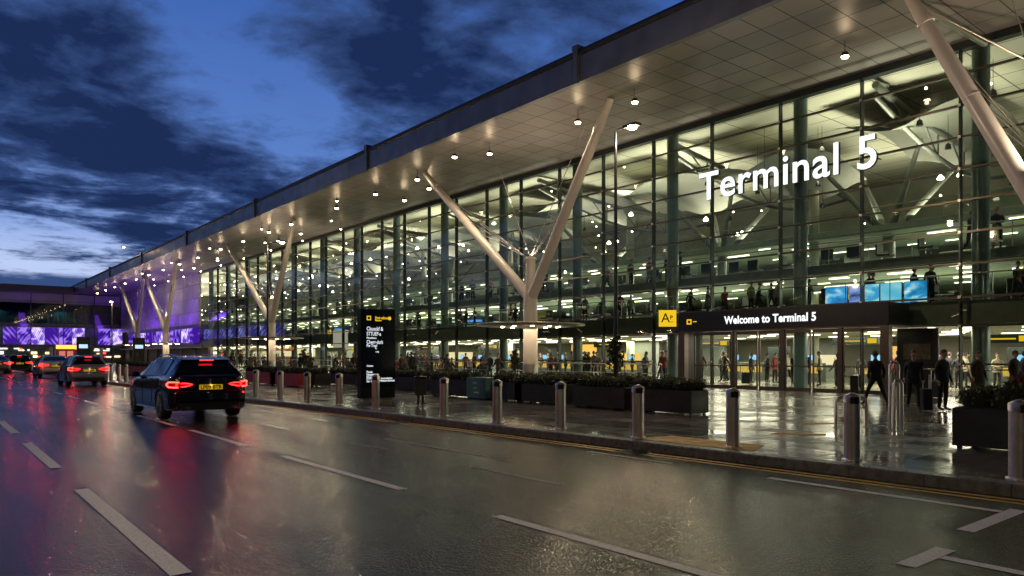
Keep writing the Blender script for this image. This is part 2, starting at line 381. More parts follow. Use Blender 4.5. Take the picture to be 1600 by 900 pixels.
def text_mb(txt, size, depth=.02, bold=0, spacing=1.0, xs=1.0):
    cu = bpy.data.curves.new('t', 'FONT'); cu.body = txt; cu.size = size; cu.extrude = depth / 2; cu.offset = bold; cu.space_character = spacing; cu.resolution_u = 4
    o = bpy.data.objects.new('t', cu); C.objects.link(o)
    dg = bpy.context.evaluated_depsgraph_get(); dg.update(); me = bpy.data.meshes.new_from_object(o.evaluated_get(dg))
    vs = [v.co.copy() for v in me.vertices]; fs = [tuple(p.vertices) for p in me.polygons]; nz = [p.normal.z for p in me.polygons]
    bpy.data.objects.remove(o); bpy.data.meshes.remove(me)
    for v in vs: v.x *= xs
    return vs, fs, nz
def text_obj(name, txt, size, loc, M, mats, parent, depth=.02, bold=0, spacing=1.0, fit=None):
    """lettering as one mesh: front faces in mats[0], returns in mats[-1]"""
    vs, fs, nz = text_mb(txt, size, depth, bold, spacing)
    x0 = min(v.x for v in vs); x1 = max(v.x for v in vs); k = (fit / (x1 - x0)) if fit else 1
    mb = MB(); mb.add([M @ Vector(((v.x - x0) * k, v.y, v.z)) for v in vs], fs)
    mb.m = [0 if n > .5 else (1 if isinstance(mats, (list, tuple)) and len(mats) > 1 else 0) for n in nz]
    o = mb.build(name, mats, parent); o.location = loc; return o

# ------------------------------------------------------------------ ground, road, pavement
g = MB(); g.quad((-900, -900, -.05), (900, -900, -.05), (900, 900, -.05), (-900, 900, -.05))
tag(g.build('ground', mat('ground_dark', (.04, .04, .04), .6, vary=.3, vscale=.2)), kind='structure')
ss = [-30, -10, 0, 2.7, 6.8, 11.4, 16.4, 25, 34, 44, 60, 90, 150, 220]
rd = MB()
for a, b in zip(ss, ss[1:]): rd.quad((-40, a, 0), (kerb_x(a) + .05, a, 0), (kerb_x(b) + .05, b, 0), (-40, b, 0))
tag(rd.build('road', M_ASPH), kind='structure')
pv = MB()
for a, b in zip(ss, ss[1:]): pv.quad((kerb_x(a) + .28, a, PZ), (29.42, a, PZ), (29.42, b, PZ), (kerb_x(b) + .28, b, PZ))
tag(pv.build('pavement', M_PAVE), kind='structure')
s0 = -20.0
kb = MB()
while s0 < 150:
    s1 = s0 + .915; a, b = kerb_x(s0), kerb_x(s1); ch = .02
    vs = []
    for s_, x in ((s0 + .004, a), (s1 - .004, b)): vs += [(x, s_, -.04), (x, s_, PZ - ch), (x + ch, s_, PZ + .002), (x + .279, s_, PZ + .002), (x + .279, s_, -.04)]
    kb.add(vs, [(0, 1, 6, 5), (1, 2, 7, 6), (2, 3, 8, 7), (0, 4, 3, 2, 1), (5, 6, 7, 8, 9)]); s0 += .915
tag(kb.build('kerb', M_KERB), kind='structure')
# painted markings
mk = MB(); Z1 = .004
def dash(x, s0, s1, w_=.12, m=0, k=mk):
    n = max(1, int((s1 - s0) / 2))
    k.quad((x - w_ / 2, s0, Z1), (x + w_ / 2, s0, Z1), (x + w_ / 2, s1, Z1), (x - w_ / 2, s1, Z1), m)
for a, b in ((5.66, 10.0), (12.1, 15.9), (18.0, 21.6), (23.8, 27.4), (30, 33.6), (36.2, 39.8)): dash(1.465, a, b, .15)
for a, b in ((1.8, 5.75), (7.58, 11.3), (12.9, 16.45), (17.7, 21.3), (22.9, 25.3)): dash(4.44, a, b, .12)
s_ = 27.2
while s_ < 100: dash(4.42, s_, s_ + 2.0, .12); s_ += 3.9
for a, b in ((6.6, 8.5), (11, 12.6), (15.2, 17), (19.5, 20.6)): dash(6.12, a, b, .07, 1)
for a, b in ((8.6, 12.4), (20.6, 24.0), (27, 31)): dash(6.9, a, b, .08, 1)
for a, b in ((13.4, 14.4), (16.5, 17.5), (20, 21)): dash(7.6, a, b, .08, 1)
dash(8.57, 2.655, 5.3, .12); dash(8.6, 6.9, 8.6, .08, 1)
mk.quad((7.37, 2.5, Z1), (8.8, 2.5, Z1), (8.8, 2.65, Z1), (7.37, 2.65, Z1))
mk.quad((5.8, 2.36, Z1), (6.56, 2.36, Z1), (6.56, 2.51, Z1), (5.8, 2.51, Z1))
dash(6.27, -.5, 2.355, .12)
tag(mk.build('road_markings', [M_LINE, M_FAINT]), kind='structure')
yl = MB()
for o1, o2 in ((.16, .25), (.36, .45)):
    for a, b in zip(ss, ss[1:]): yl.quad((kerb_x(a) - o2, a, Z1), (kerb_x(a) - o1, a, Z1), (kerb_x(b) - o1, b, Z1), (kerb_x(b) - o2, b, Z1))
tag(yl.build('yellow_road_markings', M_YEL), kind='structure')
# yellow patch at the crossing point and worn yellow guide lines on the slabs
yt = MB(); zz = PZ + .004
a = [G(990, 690, PZ), G(1170, 699, PZ), G(1195, 696, PZ), G(1050, 681, PZ)]
a[0] = (kerb_x(8.6) + .32, 8.6); a[1] = (kerb_x(6.3) + .32, 6.3)
yt.quad(*[(x, y, zz) for x, y in a])
for q in (((1200, 679), (1290, 681), (1292, 678), (1215, 676)), ((1250, 664), (1330, 662), (1330, 660), (1250, 661))):
    yt.quad(*[(*G(px, py, PZ), zz) for px, py in q])
tag(yt.build('pavement_markings', M_YTACT), kind='structure')

# ------------------------------------------------------------------ terminal building
T = thing('terminal_building', 'long glass airport terminal with overhanging roof and lit interior', 'building', (F, 0, 0))
TX = F
def tb(mb, name, mats, parent=T, off=True):
    if off: mb.v = [(x - TX, y, z) for x, y, z in mb.v]
    return mb.build(name, mats, parent)
Y0, Y1 = -12.0, 150.0
tb(MB().box(F + .05, 52, Y0, Y1, -.04, PZ), 'ground_floor', M_HFLOOR)
tb(MB().box(21.5, F + .25, Y0, Y1 + 12, SOF, SOF + .12), 'soffit', M_SOFFIT)
tb(MB().box(F + .252, 52, Y0, Y1, SOF + .25, SOF + .4), 'interior_ceiling', M_CEIL)
fa = MB(); fa.box(21.25, 21.498, Y0, Y1 + 12, SOF - .02, SOF + 1.05)
tb(fa, 'fascia', M_FASCIA)
tb(MB().box(21.5, 54, Y0, Y1 + 12, SOF + .45, SOF + .9), 'roof', M_ROOF)
tb(MB().tube([(21.35, Y0, SOF + 1.2), (21.35, Y1 + 12, SOF + 1.2)], .17, 12), 'roof_edge_pipe', M_ROOF)
for s_ in (3, 22, 40.5, 60, 80, 100, 120, 140):
    b = MB().box(21.12, 21.249, s_ - .12, s_ + .12, SOF - .1, SOF + 1.3).box(21.1, 21.6, s_ - .16, s_ + .16, SOF + 1.3, SOF + 1.5)
    tb(b, 'fascia_bracket', M_FASCIA)
tb(MB().box(F - .14, F + .24, Y0, 105, SOF - .28, SOF), 'facade_head_beam', M_MULL)
tb(MB().box(51.6, 52, Y0, Y1, PZ, SOF + .25), 'back_wall', M_WALL)
tb(MB().box(F, 52, Y0 - .3, Y0, 0, SOF + .25), 'end_wall', M_WALL2)
tb(MB().box(F + .3, 52, 150.0, 150.3, 0, SOF + .25), 'end_wall', M_WALL2)
# facade bays: mullion + transoms, pane as a sub-part
BAY = 3.6; S0 = 10.46 - 4 * BAY; NB = 29
TZ = [1.28, 2.66, 3.72, 4.92, 6.08, 7.24, 8.40, 9.56, 10.72, 11.88]
for k in range(NB):
    a = S0 + k * BAY; b = a + BAY
    fr = MB(); fr.box(F - .10, F + .16, a - .022, a + .022, PZ, SOF - .28)
    door = (b > 12.3 and a < 21.7)
    for z in TZ:
        if door and z < 3: continue
        fr.box(F - .07, F + .07, a + .041, b - .041, z - .035, z + .035, 1)
    if not door: fr.box(F - .05, F + .08, a + .041, b - .041, PZ, PZ + .12, 1)
    # bolted glazing clamps catch the light at every joint
    for z in TZ: fr.box(F - .125, F - .102, a - .05, a + .05, z - .05, z + .05, 2)
    bay = tb(fr, 'facade_bay', [M_MULL, M_TRANS, M_STEEL])
    z0 = PZ + .12 if not door else 2.7
    gl = MB(); zs = [z0] + [z for z in TZ if z > z0 + .2] + [SOF - .28]
    for z_, z2 in zip(zs, zs[1:]):
        dx = random.uniform(-.009, .009)
        gl.quad((F + .01 + dx, a + .03, z2), (F + .01 - dx * .5, b - .03, z2), (F + .01 - dx, b - .03, z_), (F + .01 + dx, a + .03, z_))
    tb(gl, 'glass_pane', M_GLASS, bay)
# interior round columns
for k in range(-1, 20):
    s_ = 17.66 + k * 7.2
    if s_ > 148: break
    tb(MB().tube([(30.75, s_ - .25, PZ), (30.75, s_ - .25, SOF + .25)], .3, 20), 'interior_column', M_TEAL)
    if k > -1 and k < 12 and k % 2: tb(MB().tube([(41, s_ - 2.5, PZ), (41, s_ - 2.5, SOF + .25)], .28, 16), 'interior_column', M_WALL)
tb(MB().tube([(30.6, 7.2, PZ), (30.6, 7.2, SOF + .25)], .34, 20), 'interior_column', M_TEAL)
# floor slabs
tb(MB().box(29.9, 51.6, Y0, 149.9, 2.75, 3.62), 'first_floor_slab', M_SLAB)
tb(MB().box(32.0, 51.6, Y0, 149.9, 5.35, 5.72), 'second_floor_slab', M_SLAB)
tb(MB().box(40.0, 51.6, Y0, 149.9, 8.3, 8.6), 'gallery_slab', M_SLAB)
M_UND = mat('slab_underside', (.50, .51, .42), .5, vary=.25, vscale=.6)
tb(MB().box(30.2, 51.5, Y0, 149.8, 2.70, 2.745), 'ground_floor_ceiling', M_UND)
tb(MB().box(32.2, 51.5, Y0, 149.8, 5.30, 5.345), 'first_floor_ceiling', M_UND)
tb(MB().box(40.2, 51.5, Y0, 149.8, 8.25, 8.295), 'gallery_ceiling', M_UND)
# railings
M_RGL = glassmat('rail_glass', (.80, .88, .86), .05, 1.45)
for x, z in ((30.05, 3.62), (32.1, 5.72), (40.1, 8.6)):
    r_ = MB().tube([(x, Y0, z + 1.0), (x, 149, z + 1.0)], .03, 8)
    s_ = Y0
    while s_ < 149: r_.tube([(x, s_, z), (x, s_, z + 1)], .018, 6); s_ += 1.8
    ro = tb(r_, 'balcony_railing', M_RAIL)
    tb(MB().quad((x + .03, Y0, z + .92), (x + .03, 149, z + .92), (x + .03, 149, z + .06), (x + .03, Y0, z + .06)), 'balustrade_glass', M_RGL, ro)
# interior partitions / rooms at the back, irregular
rnd = random.Random(3)
for z, zt, x0 in ((PZ, 2.7, 42), (3.62, 5.3, 43), (5.72, 8.25, 46)):
    s_ = Y0 + 1
    while s_ < 145:
        L_ = rnd.uniform(1.5, 5.5); dp = rnd.uniform(0, 4)
        if rnd.random() < .7:
            b = MB().box(x0 + dp, x0 + dp + .3, s_, s_ + L_, z, zt - rnd.choice((0.01, .4, .6)))
            tb(b, 'partition', rnd.choice((M_WALL, M_WALL, M_WALL2, M_TEAL)))
        s_ += L_ + rnd.uniform(.4, 2.5)
# arched roof trusses inside, tree columns
M_TRUSS = mat('truss_paint', (.22, .24, .21), .4, vary=.1)
for k in range(-1, 10):
    s_ = 3.5 + k * 10.8
    tr = MB()
    top = [(31.2 + i * 1.6, s_, SOF + .1 - .9 * math.sin(PI * i / 12) ** 1 - .1) for i in range(13)]
    tr.tube(top, .16, 8)
    bot = [(31.2 + i * 1.6, s_, SOF - .5 - 1.7 * math.sin(PI * i / 12)) for i in range(13)]
    tr.tube(bot, .11, 8)
    for i in range(1, 12): tr.tube([top[i], bot[i + (1 if i % 2 else 0)]], .05, 6)
    tb(tr, 'roof_truss', M_TRUSS)
    tr = MB().tube([(41.5, s_ + 4, 5.72), (41.5, s_ + 4, 8.2)], [.42, .3], 16)
    for dx, dy in ((-3, -3), (3, -3), (-3, 3), (3, 3)): tr.tube([(41.5, s_ + 4, 8.1), (41.5 + dx, s_ + 4 + dy, SOF - .3)], [.2, .1], 12)
    tb(tr, 'tree_column', M_TRUSS)
# curved ceiling sails
M_SAIL = mat('sail_fabric', (.22, .23, .19), .5, vary=.3, vscale=.4)
for k in range(0, 14):
    s_ = -4 + k * 7.9; sa = MB(); vs = []; fs = []
    for i in range(9):
        for j in range(9):
            u, v = i / 8, j / 8
            vs.append((33 + u * 9, s_ + v * 5.4, 11.3 + .8 * math.sin(PI * u) + .7 * math.cos(2 * PI * v) * .5 + .25 * (k % 3)))
    for i in range(8):
        for j in range(8): fs.append((i * 9 + j, i * 9 + j + 1, (i + 1) * 9 + j + 1, (i + 1) * 9 + j))
    sa.add(vs, fs, 0, True); tb(sa, 'ceiling_sail', M_SAIL)
# strip lights (luminaires in the hall) : visible fittings + the lamps in them
HALL = (1, .90, .68)
rnd = random.Random(11)
for x, z, pitch, ln in ((32.2, 2.68, 2.4, 1.1), (36.5, 2.68, 2.9, 1.6), (41.0, 2.68, 3.1, 1.4), (34, 5.28, 2.7, 1.2), (38, 5.28, 3.3, 1.7), (42.5, 8.23, 4.1, 1.7)):
    m_ = MB(); s_ = Y0 + .5
    while s_ < 148:
        if rnd.random() < .8: m_.box(x - .09, x + .09, s_, s_ + ln * rnd.uniform(.6, 1), z - .03, z)
        s_ += pitch * rnd.uniform(.8, 1.25)
    tb(m_, 'ceiling_light_row', E_STRIP)
hb = MB()
for k in range(60):
    s_ = Y0 + 4 + rnd.uniform(0, 150); x = rnd.choice((33, 35.5, 38, 41, 45)) + rnd.uniform(-.5, .5)
    z = rnd.uniform(9.3, 12.4); hb.lathe([(.02, .28), (.11, .2), (.14, 0)], (x, s_, z), 10).tube([(x, s_, z + .28), (x, s_, SOF + .2)], .012, 4)
hbo = tb(hb, 'high_bay_fittings', M_BLACK)
hb2 = MB()
rnd2 = random.Random(11)
for v in range(0): pass
fit = MB(); pos = []
for k in range(len(hb.v)): pass
seen = set()
for (x, y, z) in hb.v:
    pass
for k in range(70):
    s_ = Y0 + 2 + rnd.uniform(0, 155); x = rnd.choice((32, 34, 37, 40, 44)) + rnd.uniform(-.6, .6); z = rnd.uniform(8.8, 12.6)
    fw_ = s_ * cY + x * sY; pxx = 800 + FPX * (x * cY - s_ * sY) / max(fw_, .1); pyy = HZ - FPX * (z - H) / max(fw_, .1)
    if 1070 < pxx < 1400 and 190 < pyy < 330: continue
    fit.lathe([(.13, 0), (.15, .05), (.05, .2)], (x, s_, z), 10)
tb(fit, 'high_bay_lenses', emat('high_bay_glow', (1, .93, .72), 18))
for x, z, pitch, ln in ((30.9, 2.68, 1.7, .5), (34.2, 2.68, 2.0, .9), (38.6, 2.68, 2.2, 1.2), (32.9, 5.28, 1.9, .6), (36, 5.28, 2.3, 1.0), (40.8, 5.28, 2.3, 1.2), (41.0, 8.23, 2.6, 1.0), (46, 8.23, 2.6, 1.2)):
    m_ = MB(); s_ = Y0 + .5
    while s_ < 148:
        if rnd.random() < .75: m_.box(x - .05, x + .05, s_, s_ + ln * rnd.uniform(.5, 1), z - .025, z)
        s_ += pitch * rnd.uniform(.7, 1.3)
    tb(m_, 'ceiling_light_row', E_STRIP)
sp = MB()
for k in range(140):
    s_ = Y0 + 2 + rnd.uniform(0, 155); x = rnd.uniform(31, 45); z = rnd.choice((SOF - .02, SOF - .02, 11.2, 9.8)) - rnd.uniform(0, .6)
    fw_ = s_ * cY + x * sY; pxx = 800 + FPX * (x * cY - s_ * sY) / max(fw_, .1); pyy = HZ - FPX * (z - H) / max(fw_, .1)
    if 1070 < pxx < 1400 and 190 < pyy < 330: continue
    sp.lathe([(.045, 0), (.055, .03), (.02, .08)], (x, s_, z), 8)
so = tb(sp, 'roof_spotlights', emat('roof_spot_glow', (1, .9, .66), 22)); so['kind'] = 'stuff'
# shop fronts and lit counters along the back of each level
shop_m = [emat('shop_cream', (1, .84, .5), 1.1), emat('shop_pale', (.85, .95, .85), .9), emat('shop_blue', (.15, .4, 1), 1.2), emat('shop_amber', (1, .58, .12), 1.3), mat('shop_dark', (.02, .03, .03), .4)]
for z, zt, xx in ((PZ, 2.6, 40.9), (3.62, 5.2, 42.2)):
    s_ = Y0 + 2
    while s_ < 104:
        L_ = rnd.uniform(.8, 3.2)
        h0 = z + rnd.choice((.05, .9, 1.3)); h1 = min(zt - .1, h0 + rnd.uniform(.5, 1.8))
        if rnd.random() < .62: tb(MB().box(xx + rnd.uniform(-1, .6), xx + .7, s_, s_ + L_, h0, h1), 'shop_front', rnd.choice(shop_m))
        s_ += L_ + rnd.uniform(.5, 2.8)
for k in range(9):
    s_ = 9 + k * 7.4 + rnd.uniform(-1, 1); x = rnd.uniform(33, 36)
    h_o = tb(MB().box(x, x + .12, s_, s_ + 2.2, 2.1, 2.45), 'hanging_sign', M_BLACK)
    tb(MB().box(x - .01, x - .001, s_ + .08, s_ + .5, 2.16, 2.39).box(x - .01, x - .001, s_ + .6, s_ + 1.7, 2.24, 2.3), 'sign_print', E_YEL, h_o)
s_ = -8
while s_ < 150:
    lamp('AREA', 'hall_lamp', (34.5 - TX, s_, 2.62), 900, HALL, T, 2.2, 7.0)
    lamp('AREA', 'hall_lamp', (41.5 - TX, s_, 2.62), 950, HALL, T, 2.2, 7.0)
    lamp('AREA', 'hall_lamp', (36.5 - TX, s_, 5.22), 1050, HALL, T, 2.2, 7.0)
    lamp('AREA', 'hall_lamp', (44 - TX, s_, 8.15), 700, HALL, T, 2.5, 7.0)
    lamp('AREA', 'hall_ceiling_fill', (34.3 - TX, s_, 7.6), 640, (1, .93, .74), T, 1.6, 4.0, rot=(PI, 0, 0)).data.spread = R(115)  # added without a fitting, brightens the hall ceiling from below
    lamp('AREA', 'hall_ceiling_fill', (42.5 - TX, s_ + 3, 9.3), 420, (1, .91, .70), T, 1.6, 5.0, rot=(PI, 0, 0)).data.spread = R(150)  # second added fill, lifts the dark ceiling above the gallery
    lamp('AREA', 'hall_downlight', (35 - TX, s_ + 5, 12.2), 260, (1, .91, .70), T, 1.6, 5.0).data.spread = R(120)
    s_ += 11.5

# V-shaped roof supports -------------------------------------------------------
def v_support(s_, arms, D=24.3, cut=True, name='roof_support'):
    z_j = 4.85
    root = MB().tube([(D, s_, PZ), (D, s_, z_j - .3), (D, s_, z_j)], [.38, .36, .33], 28)
    root.tube([(D, s_, z_j - .35), (D, s_, 6.55)], [.26, .25], 24).lathe([(.31, 0), (.31, .1), (.25, .14)], (D, s_, 6.5), 24)
    root.tube([(D, s_, PZ), (D, s_, PZ + 1.0)], .395, 28, 1)
    ro = tb(root, name, [M_WHITE, M_STEEL])
    for ds, dD in arms:
        a0 = Vector((D, s_ + math.copysign(.1, ds), z_j - .25)); a1 = Vector((D + dD, s_ + ds, SOF - .02)); d = a1 - a0
        pts = [a0 + d * t for t in (0, .06, .35, .7, .9, 1)]
        ar = MB().tube(pts, [.29, .265, .25, .23, .20, .15], 22)
        c = a0 + d * .86; n_ = d.normalized()
        ar.tube([c - n_ * .06, c + n_ * .06], .245, 22)
        for t_ in (.3, .55): q = a0 + d * t_; ar.tube([q - n_ * .008, q + n_ * .008], .268 - .03 * t_ , 22)
        tb(ar, 'arm', M_WHITE, ro)
        cb = MB()
        for i, t_ in enumerate((.84, .74, .62, .5)):
            p = a0 + d * t_; cb.tube([(D, s_ + math.copysign(.2, ds), 6.6), p], .018, 5)
        cb.tube([(D, s_, 6.6), (D + 1.2, s_ + ds * .45, SOF)], .018, 5)
        tb(cb, 'stay_cables', M_CABLE, ro)
    return ro
VS = [(28.6, ((10.2, 0), (-6.2, -.6))), (64.5, ((12.2, 0), (-5.2, 0))), (101, ((12, 0), (-5, 0))), (117, ((12, 0), (-4, 0)))]
for s_, arms in VS: v_support(s_, arms)
v_support(6.0, ((4.0, -.4), (-9, 0)))
# slim beam from the head of the near support back to the facade
tb(MB().tube([(24.0, 10.0, SOF - .25), (F - .2, 9.6, SOF - .35)], .12, 10).tube([(24.6, 9.9, SOF - .3), (27.8, 7.2, 10.5), (29.2, 6.6, 8.0)], .03, 6).tube([(25.2, 9.9, SOF - .4), (28, 9.9, 11.6)], .03, 6), 'tie_beam', M_CABLE)
# disc canopies on the supports; unseen lamps above them are added to brighten the soffit
for s_, _ in VS:
    cn = MB(); cn.lathe([(.5, -.02), (2.0, -.08), (2.78, -.02), (2.82, .03), (2.78, .08), (.5, .14)], (24.3, s_, 3.12), 40)
    co = tb(cn, 'disc_canopy', mat('canopy_metal', (.30, .28, .25), .3, .6))
    cl = MB()
    for k in range(10): cl.lathe([(.09, -.012), (.09, .0)], (24.3 + 1.5 * math.cos(k * .628 + .3), s_ + 1.5 * math.sin(k * .628 + .3), 3.05), 10)
    tb(cl, 'canopy_downlight', E_WARM, co)
    lamp('AREA', 'canopy_lamp', (24.3 - TX, s_, 2.92), 60, (1, .78, .5), T, 2.6)
    lamp('AREA', 'soffit_fill_lamp', (24.3 - TX, s_, 6.75), 420, (1, .78, .55), T, .6, rot=(PI, 0, 0))
lamp('AREA', 'soffit_fill_lamp', (24.3 - TX, 6.0, 6.75), 420, (1, .78, .55), T, .6, rot=(PI, 0, 0))  # same added soffit fill over the near support
# soffit downlights
dls = [(23.4, SD(px, 23.7)) for px in (1393, 992, 903, 765, 652, 587, 526, 455, 420, 380, 345)]
dls = [(23.7, s_) for _, s_ in dls]
s_ = dls[-1][1] + 8
while s_ < 150: dls.append((23.7, s_)); s_ += 7.5
for px in (632, 435, 470, 340, 303): dls.append((26.2, SD(px, 26.2)))
dls[0] = (26.0, 13.0)
for k_ in range(12): dls.append((25.6 if k_ % 2 else 22.6, 33 + k_ * 7.3))
for k_ in range(10): dls.append((27.9, 58 + k_ * 8.1))
for x, s_ in dls:
    small = dls.index((x, s_)) > 26
    dl = MB().tube([(x, s_, SOF), (x, s_, SOF - .42)], .012, 5).lathe([(.03, .16), (.08, .12), (.09, 0), (.08, -.01)] if small else [(.05, .16), (.12, .12), (.13, 0), (.11, -.01)], (x, s_, SOF - .56), 14)
    do = tb(dl, 'downlight', M_BLACK)
    tb(MB().sph((x, s_, SOF - .585), (.08, .08, .04) if small else (.13, .13, .06), 12), 'lens', E_WARM, do)
    if small: continue
    lamp('SPOT', 'downlight_lamp', (x - TX, s_, SOF - .66), 620, (1, .76, .48), T, .06, spot=R(150), blend=.9)
    lamp('POINT', 'downlight_glow', (x - TX, s_, SOF - .72), 9, (1, .78, .5), T, .08)
# purple-lit recess past the end of the glazing, graphic panels
M_PURP = grid_panels('purple_lit_cladding', (.50, .48, .55), (.1, .08, .12), 2.4, 1.9, .03, (1, 2), .3, .1, .2)
tb(MB().box(F, F + .3, 105, 156.2, 5.9, SOF), 'recess_cladding', M_PURP)
tb(MB().box(F + 1.2, F + 1.4, 105, 158, PZ, 5.9), 'recess_back_wall', M_WALL2)
tb(MB().box(F - .2, F + 1.2, 105, 156, 2.62, 2.74), 'recess_ceiling', M_UND)
s_ = 108
while s_ < 150: lamp('AREA', 'purple_wash_lamp', (25.8 - TX, s_, 7.2), 170, (.22, .035, 1), T, 2.0, 5.0, rot=(0, R(-140), 0)); s_ += 11
def artmat(name, seed, c1=(.10, .03, .5), c2=(.62, .42, 1), s=1.6, sc=.35):
    m = bpy.data.materials.new(name); m.use_nodes = True; t = m.node_tree; t.nodes.clear()
    tcn = t.nodes.new('ShaderNodeTexCoord'); mp = t.nodes.new('ShaderNodeMapping'); mp.inputs['Location'].default_value = (seed, seed * 3.3, 0)
    t.links.new(tcn.outputs['Object'], mp.inputs[0])
    mp.inputs['Rotation'].default_value = (.3 * seed, .5 * seed, .2)
    wv = t.nodes.new('ShaderNodeTexVoronoi'); wv.inputs['Scale'].default_value = sc; wv.feature = 'F1'; wv.distance = 'MANHATTAN' if seed > 4 else 'EUCLIDEAN'
    t.links.new(mp.outputs[0], wv.inputs['Vector'])
    w2 = t.nodes.new('ShaderNodeTexWave'); w2.inputs['Scale'].default_value = sc * 1.3; w2.inputs['Distortion'].default_value = 5; w2.inputs['Detail'].default_value = 3; t.links.new(mp.outputs[0], w2.inputs['Vector'])
    ma = t.nodes.new('ShaderNodeMath'); ma.operation = 'MULTIPLY_ADD'; ma.inputs[1].default_value = .16; t.links.new(w2.outputs['Fac'], ma.inputs[0])
    mb_ = t.nodes.new('ShaderNodeMath'); mb_.operation = 'MULTIPLY'; mb_.inputs[1].default_value = .5; t.links.new(wv.outputs['Distance'], mb_.inputs[0]); t.links.new(mb_.outputs[0], ma.inputs[2])
    cr = t.nodes.new('ShaderNodeValToRGB'); t.links.new(ma.outputs[0], cr.inputs[0]); e = cr.color_ramp.elements
    e[0].position = .36; e[0].color = (*c1, 1); e[1].position = .62; e[1].color = (*c2, 1)
    x = cr.color_ramp.elements.new(.47); x.color = (c2[0] * .45, c2[1] * .35, c2[2] * .8, 1)
    em = t.nodes.new('ShaderNodeEmission'); em.inputs[1].default_value = s; t.links.new(cr.outputs[0], em.inputs[0])
    o = t.nodes.new('ShaderNodeOutputMaterial'); t.links.new(em.outputs[0], o.inputs[0]); return m
A_ART = [artmat('backlit_violet_print', 1.3, (.05, .01, .3), (.55, .33, 1), 1.0), artmat('backlit_violet_print', 7.1, (.12, .04, .5), (.8, .68, 1), 1.15, .9), artmat('backlit_violet_print', 4.4, (.04, .01, .28), (.45, .25, 1), .9, .7)]
s_ = 105.2; k = 0
while s_ < 149: tb(MB().box(F - .02, F + .1, s_, s_ + 4.2, 3.3, 5.4), 'backlit_panel', A_ART[k % 3]); s_ += 4.4; k += 1
A_BL = artmat('backlit_blue_print', 2.2, (.05, .05, .3), (.4, .45, 1), .55, .5)
s_ = 76
while s_ < 104: tb(MB().box(F + .5, F + .56, s_, s_ + 3.3, 3.75, 5.1), 'backlit_panel', A_BL); s_ += 3.6
tb(MB().box(F - .1, F + .3, 105, 150, 5.42, 5.88), 'recess_beam', M_FASCIA)
tb(MB().box(F + .3, F + .5, 105, 150, 2.6, 3.2), 'recess_beam', M_FASCIA)
# pale shop sign boxes behind the glass
tb(MB().box(F + .35, F + .5, SD(537, F), SD(515, F), 2.3, 3.9), 'shop_panel', emat('cream_panel', (.75, .68, .55), .55))

# ------------------------------------------------------------------ perpendicular wing at the far end
W_ = thing('terminal_wing', 'far wing with dark roof band above a row of purple backlit panels', 'building', (0, 156, 0))
def wb(mb, name, mats, parent=W_): mb.v = [(x, y - 156, z) for x, y, z in mb.v]; return mb.build(name, mats, parent)
wb(MB().box(-45, 21.2, 152, 175, SOF - .2, SOF + .9), 'roof', mat('wing_roof', (.16, .16, .18), .5))
wb(MB().box(-45, 29.4, 156.3, 156.5, 11.0, SOF - .2), 'upper_cladding', M_PURP)
wb(MB().box(-45, 29.4, 156.0, 156.2, 7.3, 11.0), 'window_band', glassmat('wing_glass', (.25, .38, .42), .03, 1.6))
wb(MB().box(-45, 52, 159, 159.3, PZ, 13), 'inner_wall', M_WALL2)
wb(MB().box(-45, 29.4, 155.8, 156.6, 6.7, 7.25), 'spandrel', M_FASCIA)
wb(MB().box(-45, 29.4, 155.8, 158, 2.9, 3.5), 'spandrel', M_FASCIA)
x = 10.9; k = 0
while x < 28.5:
    if k != 6: wb(MB().box(x, x + 1.98, 155.7, 155.8, 3.55, 6.6), 'backlit_panel', A_ART[(k * 2) % 3])
    x += 2.1; k += 1
for x in range(-40, 29, 5): wb(MB().box(x - .06, x + .06, 155.6, 155.75, 3.3, SOF - .3), 'mullion', M_MULL)
for x in range(-38, 29, 8): wb(MB().tube([(x, 155, 0), (x, 155, 3)], .3, 12), 'column', M_WHITE)
for x in range(-10, 27, 12): lamp('AREA', 'purple_wash_lamp', (x, 154.6 - 156, 7.4), 110, (.26, .06, 1), W_, 1.0, 8.0, rot=(R(150), 0, 0))
for x in range(-10, 27, 10): lamp('AREA', 'wing_hall_lamp', (x, 157.6 - 156, 9.8), 120, (.5, .9, 1), W_, 2.0, 2.0)
rnd = random.Random(9)
sm_ = [emat('shop_warm', (1, .7, .3), 2.5), emat('shop_warm', (1, .7, .3), 2.5), emat('shop_cool', (.6, .8, 1), 2), emat('shop_red', (1, .1, .05), 2), emat('shop_white', (1, .95, .8), 3)]
for k in range(60):
    x = rnd.uniform(0, 29); z = rnd.choice((1.2, 1.8, 2.4, 2.7)); wb(MB().box(x, x + rnd.uniform(.2, 1.1), 158.8, 158.95, z, z + rnd.uniform(.15, .5)), 'shopfront_light', rnd.choice(sm_))
lamp('AREA', 'undercroft_lamp', (18, -10, 2.7), 250, (1, .72, .4), W_, 20, 3)

# ------------------------------------------------------------------ large illuminated lettering on the facade
sg = thing('illuminated_sign', 'large white glowing lettering reading Terminal 5 high on the glass', 'sign', (F - .35, SD(1094, F - .35), 9.02))
LT = sg.location.copy(); wid = SD(1094, F - .35) - SD(1371, F - .35)
text_obj('lettering', 'Terminal 5', 1.86, (0, 0, 0), FACE_ROAD, [E_SIGN, mat('letter_return', (.03, .032, .036), .4)], sg, .16, .024, 1.05, fit=wid)
MB().box(.0, .34, -wid, -wid + .04, .3, .34).box(0, .34, -.4, -.36, .6, .64).box(0, .34, -wid / 2, -wid / 2 + .04, .5, .54).build('fixing_bracket', M_MULL, sg)

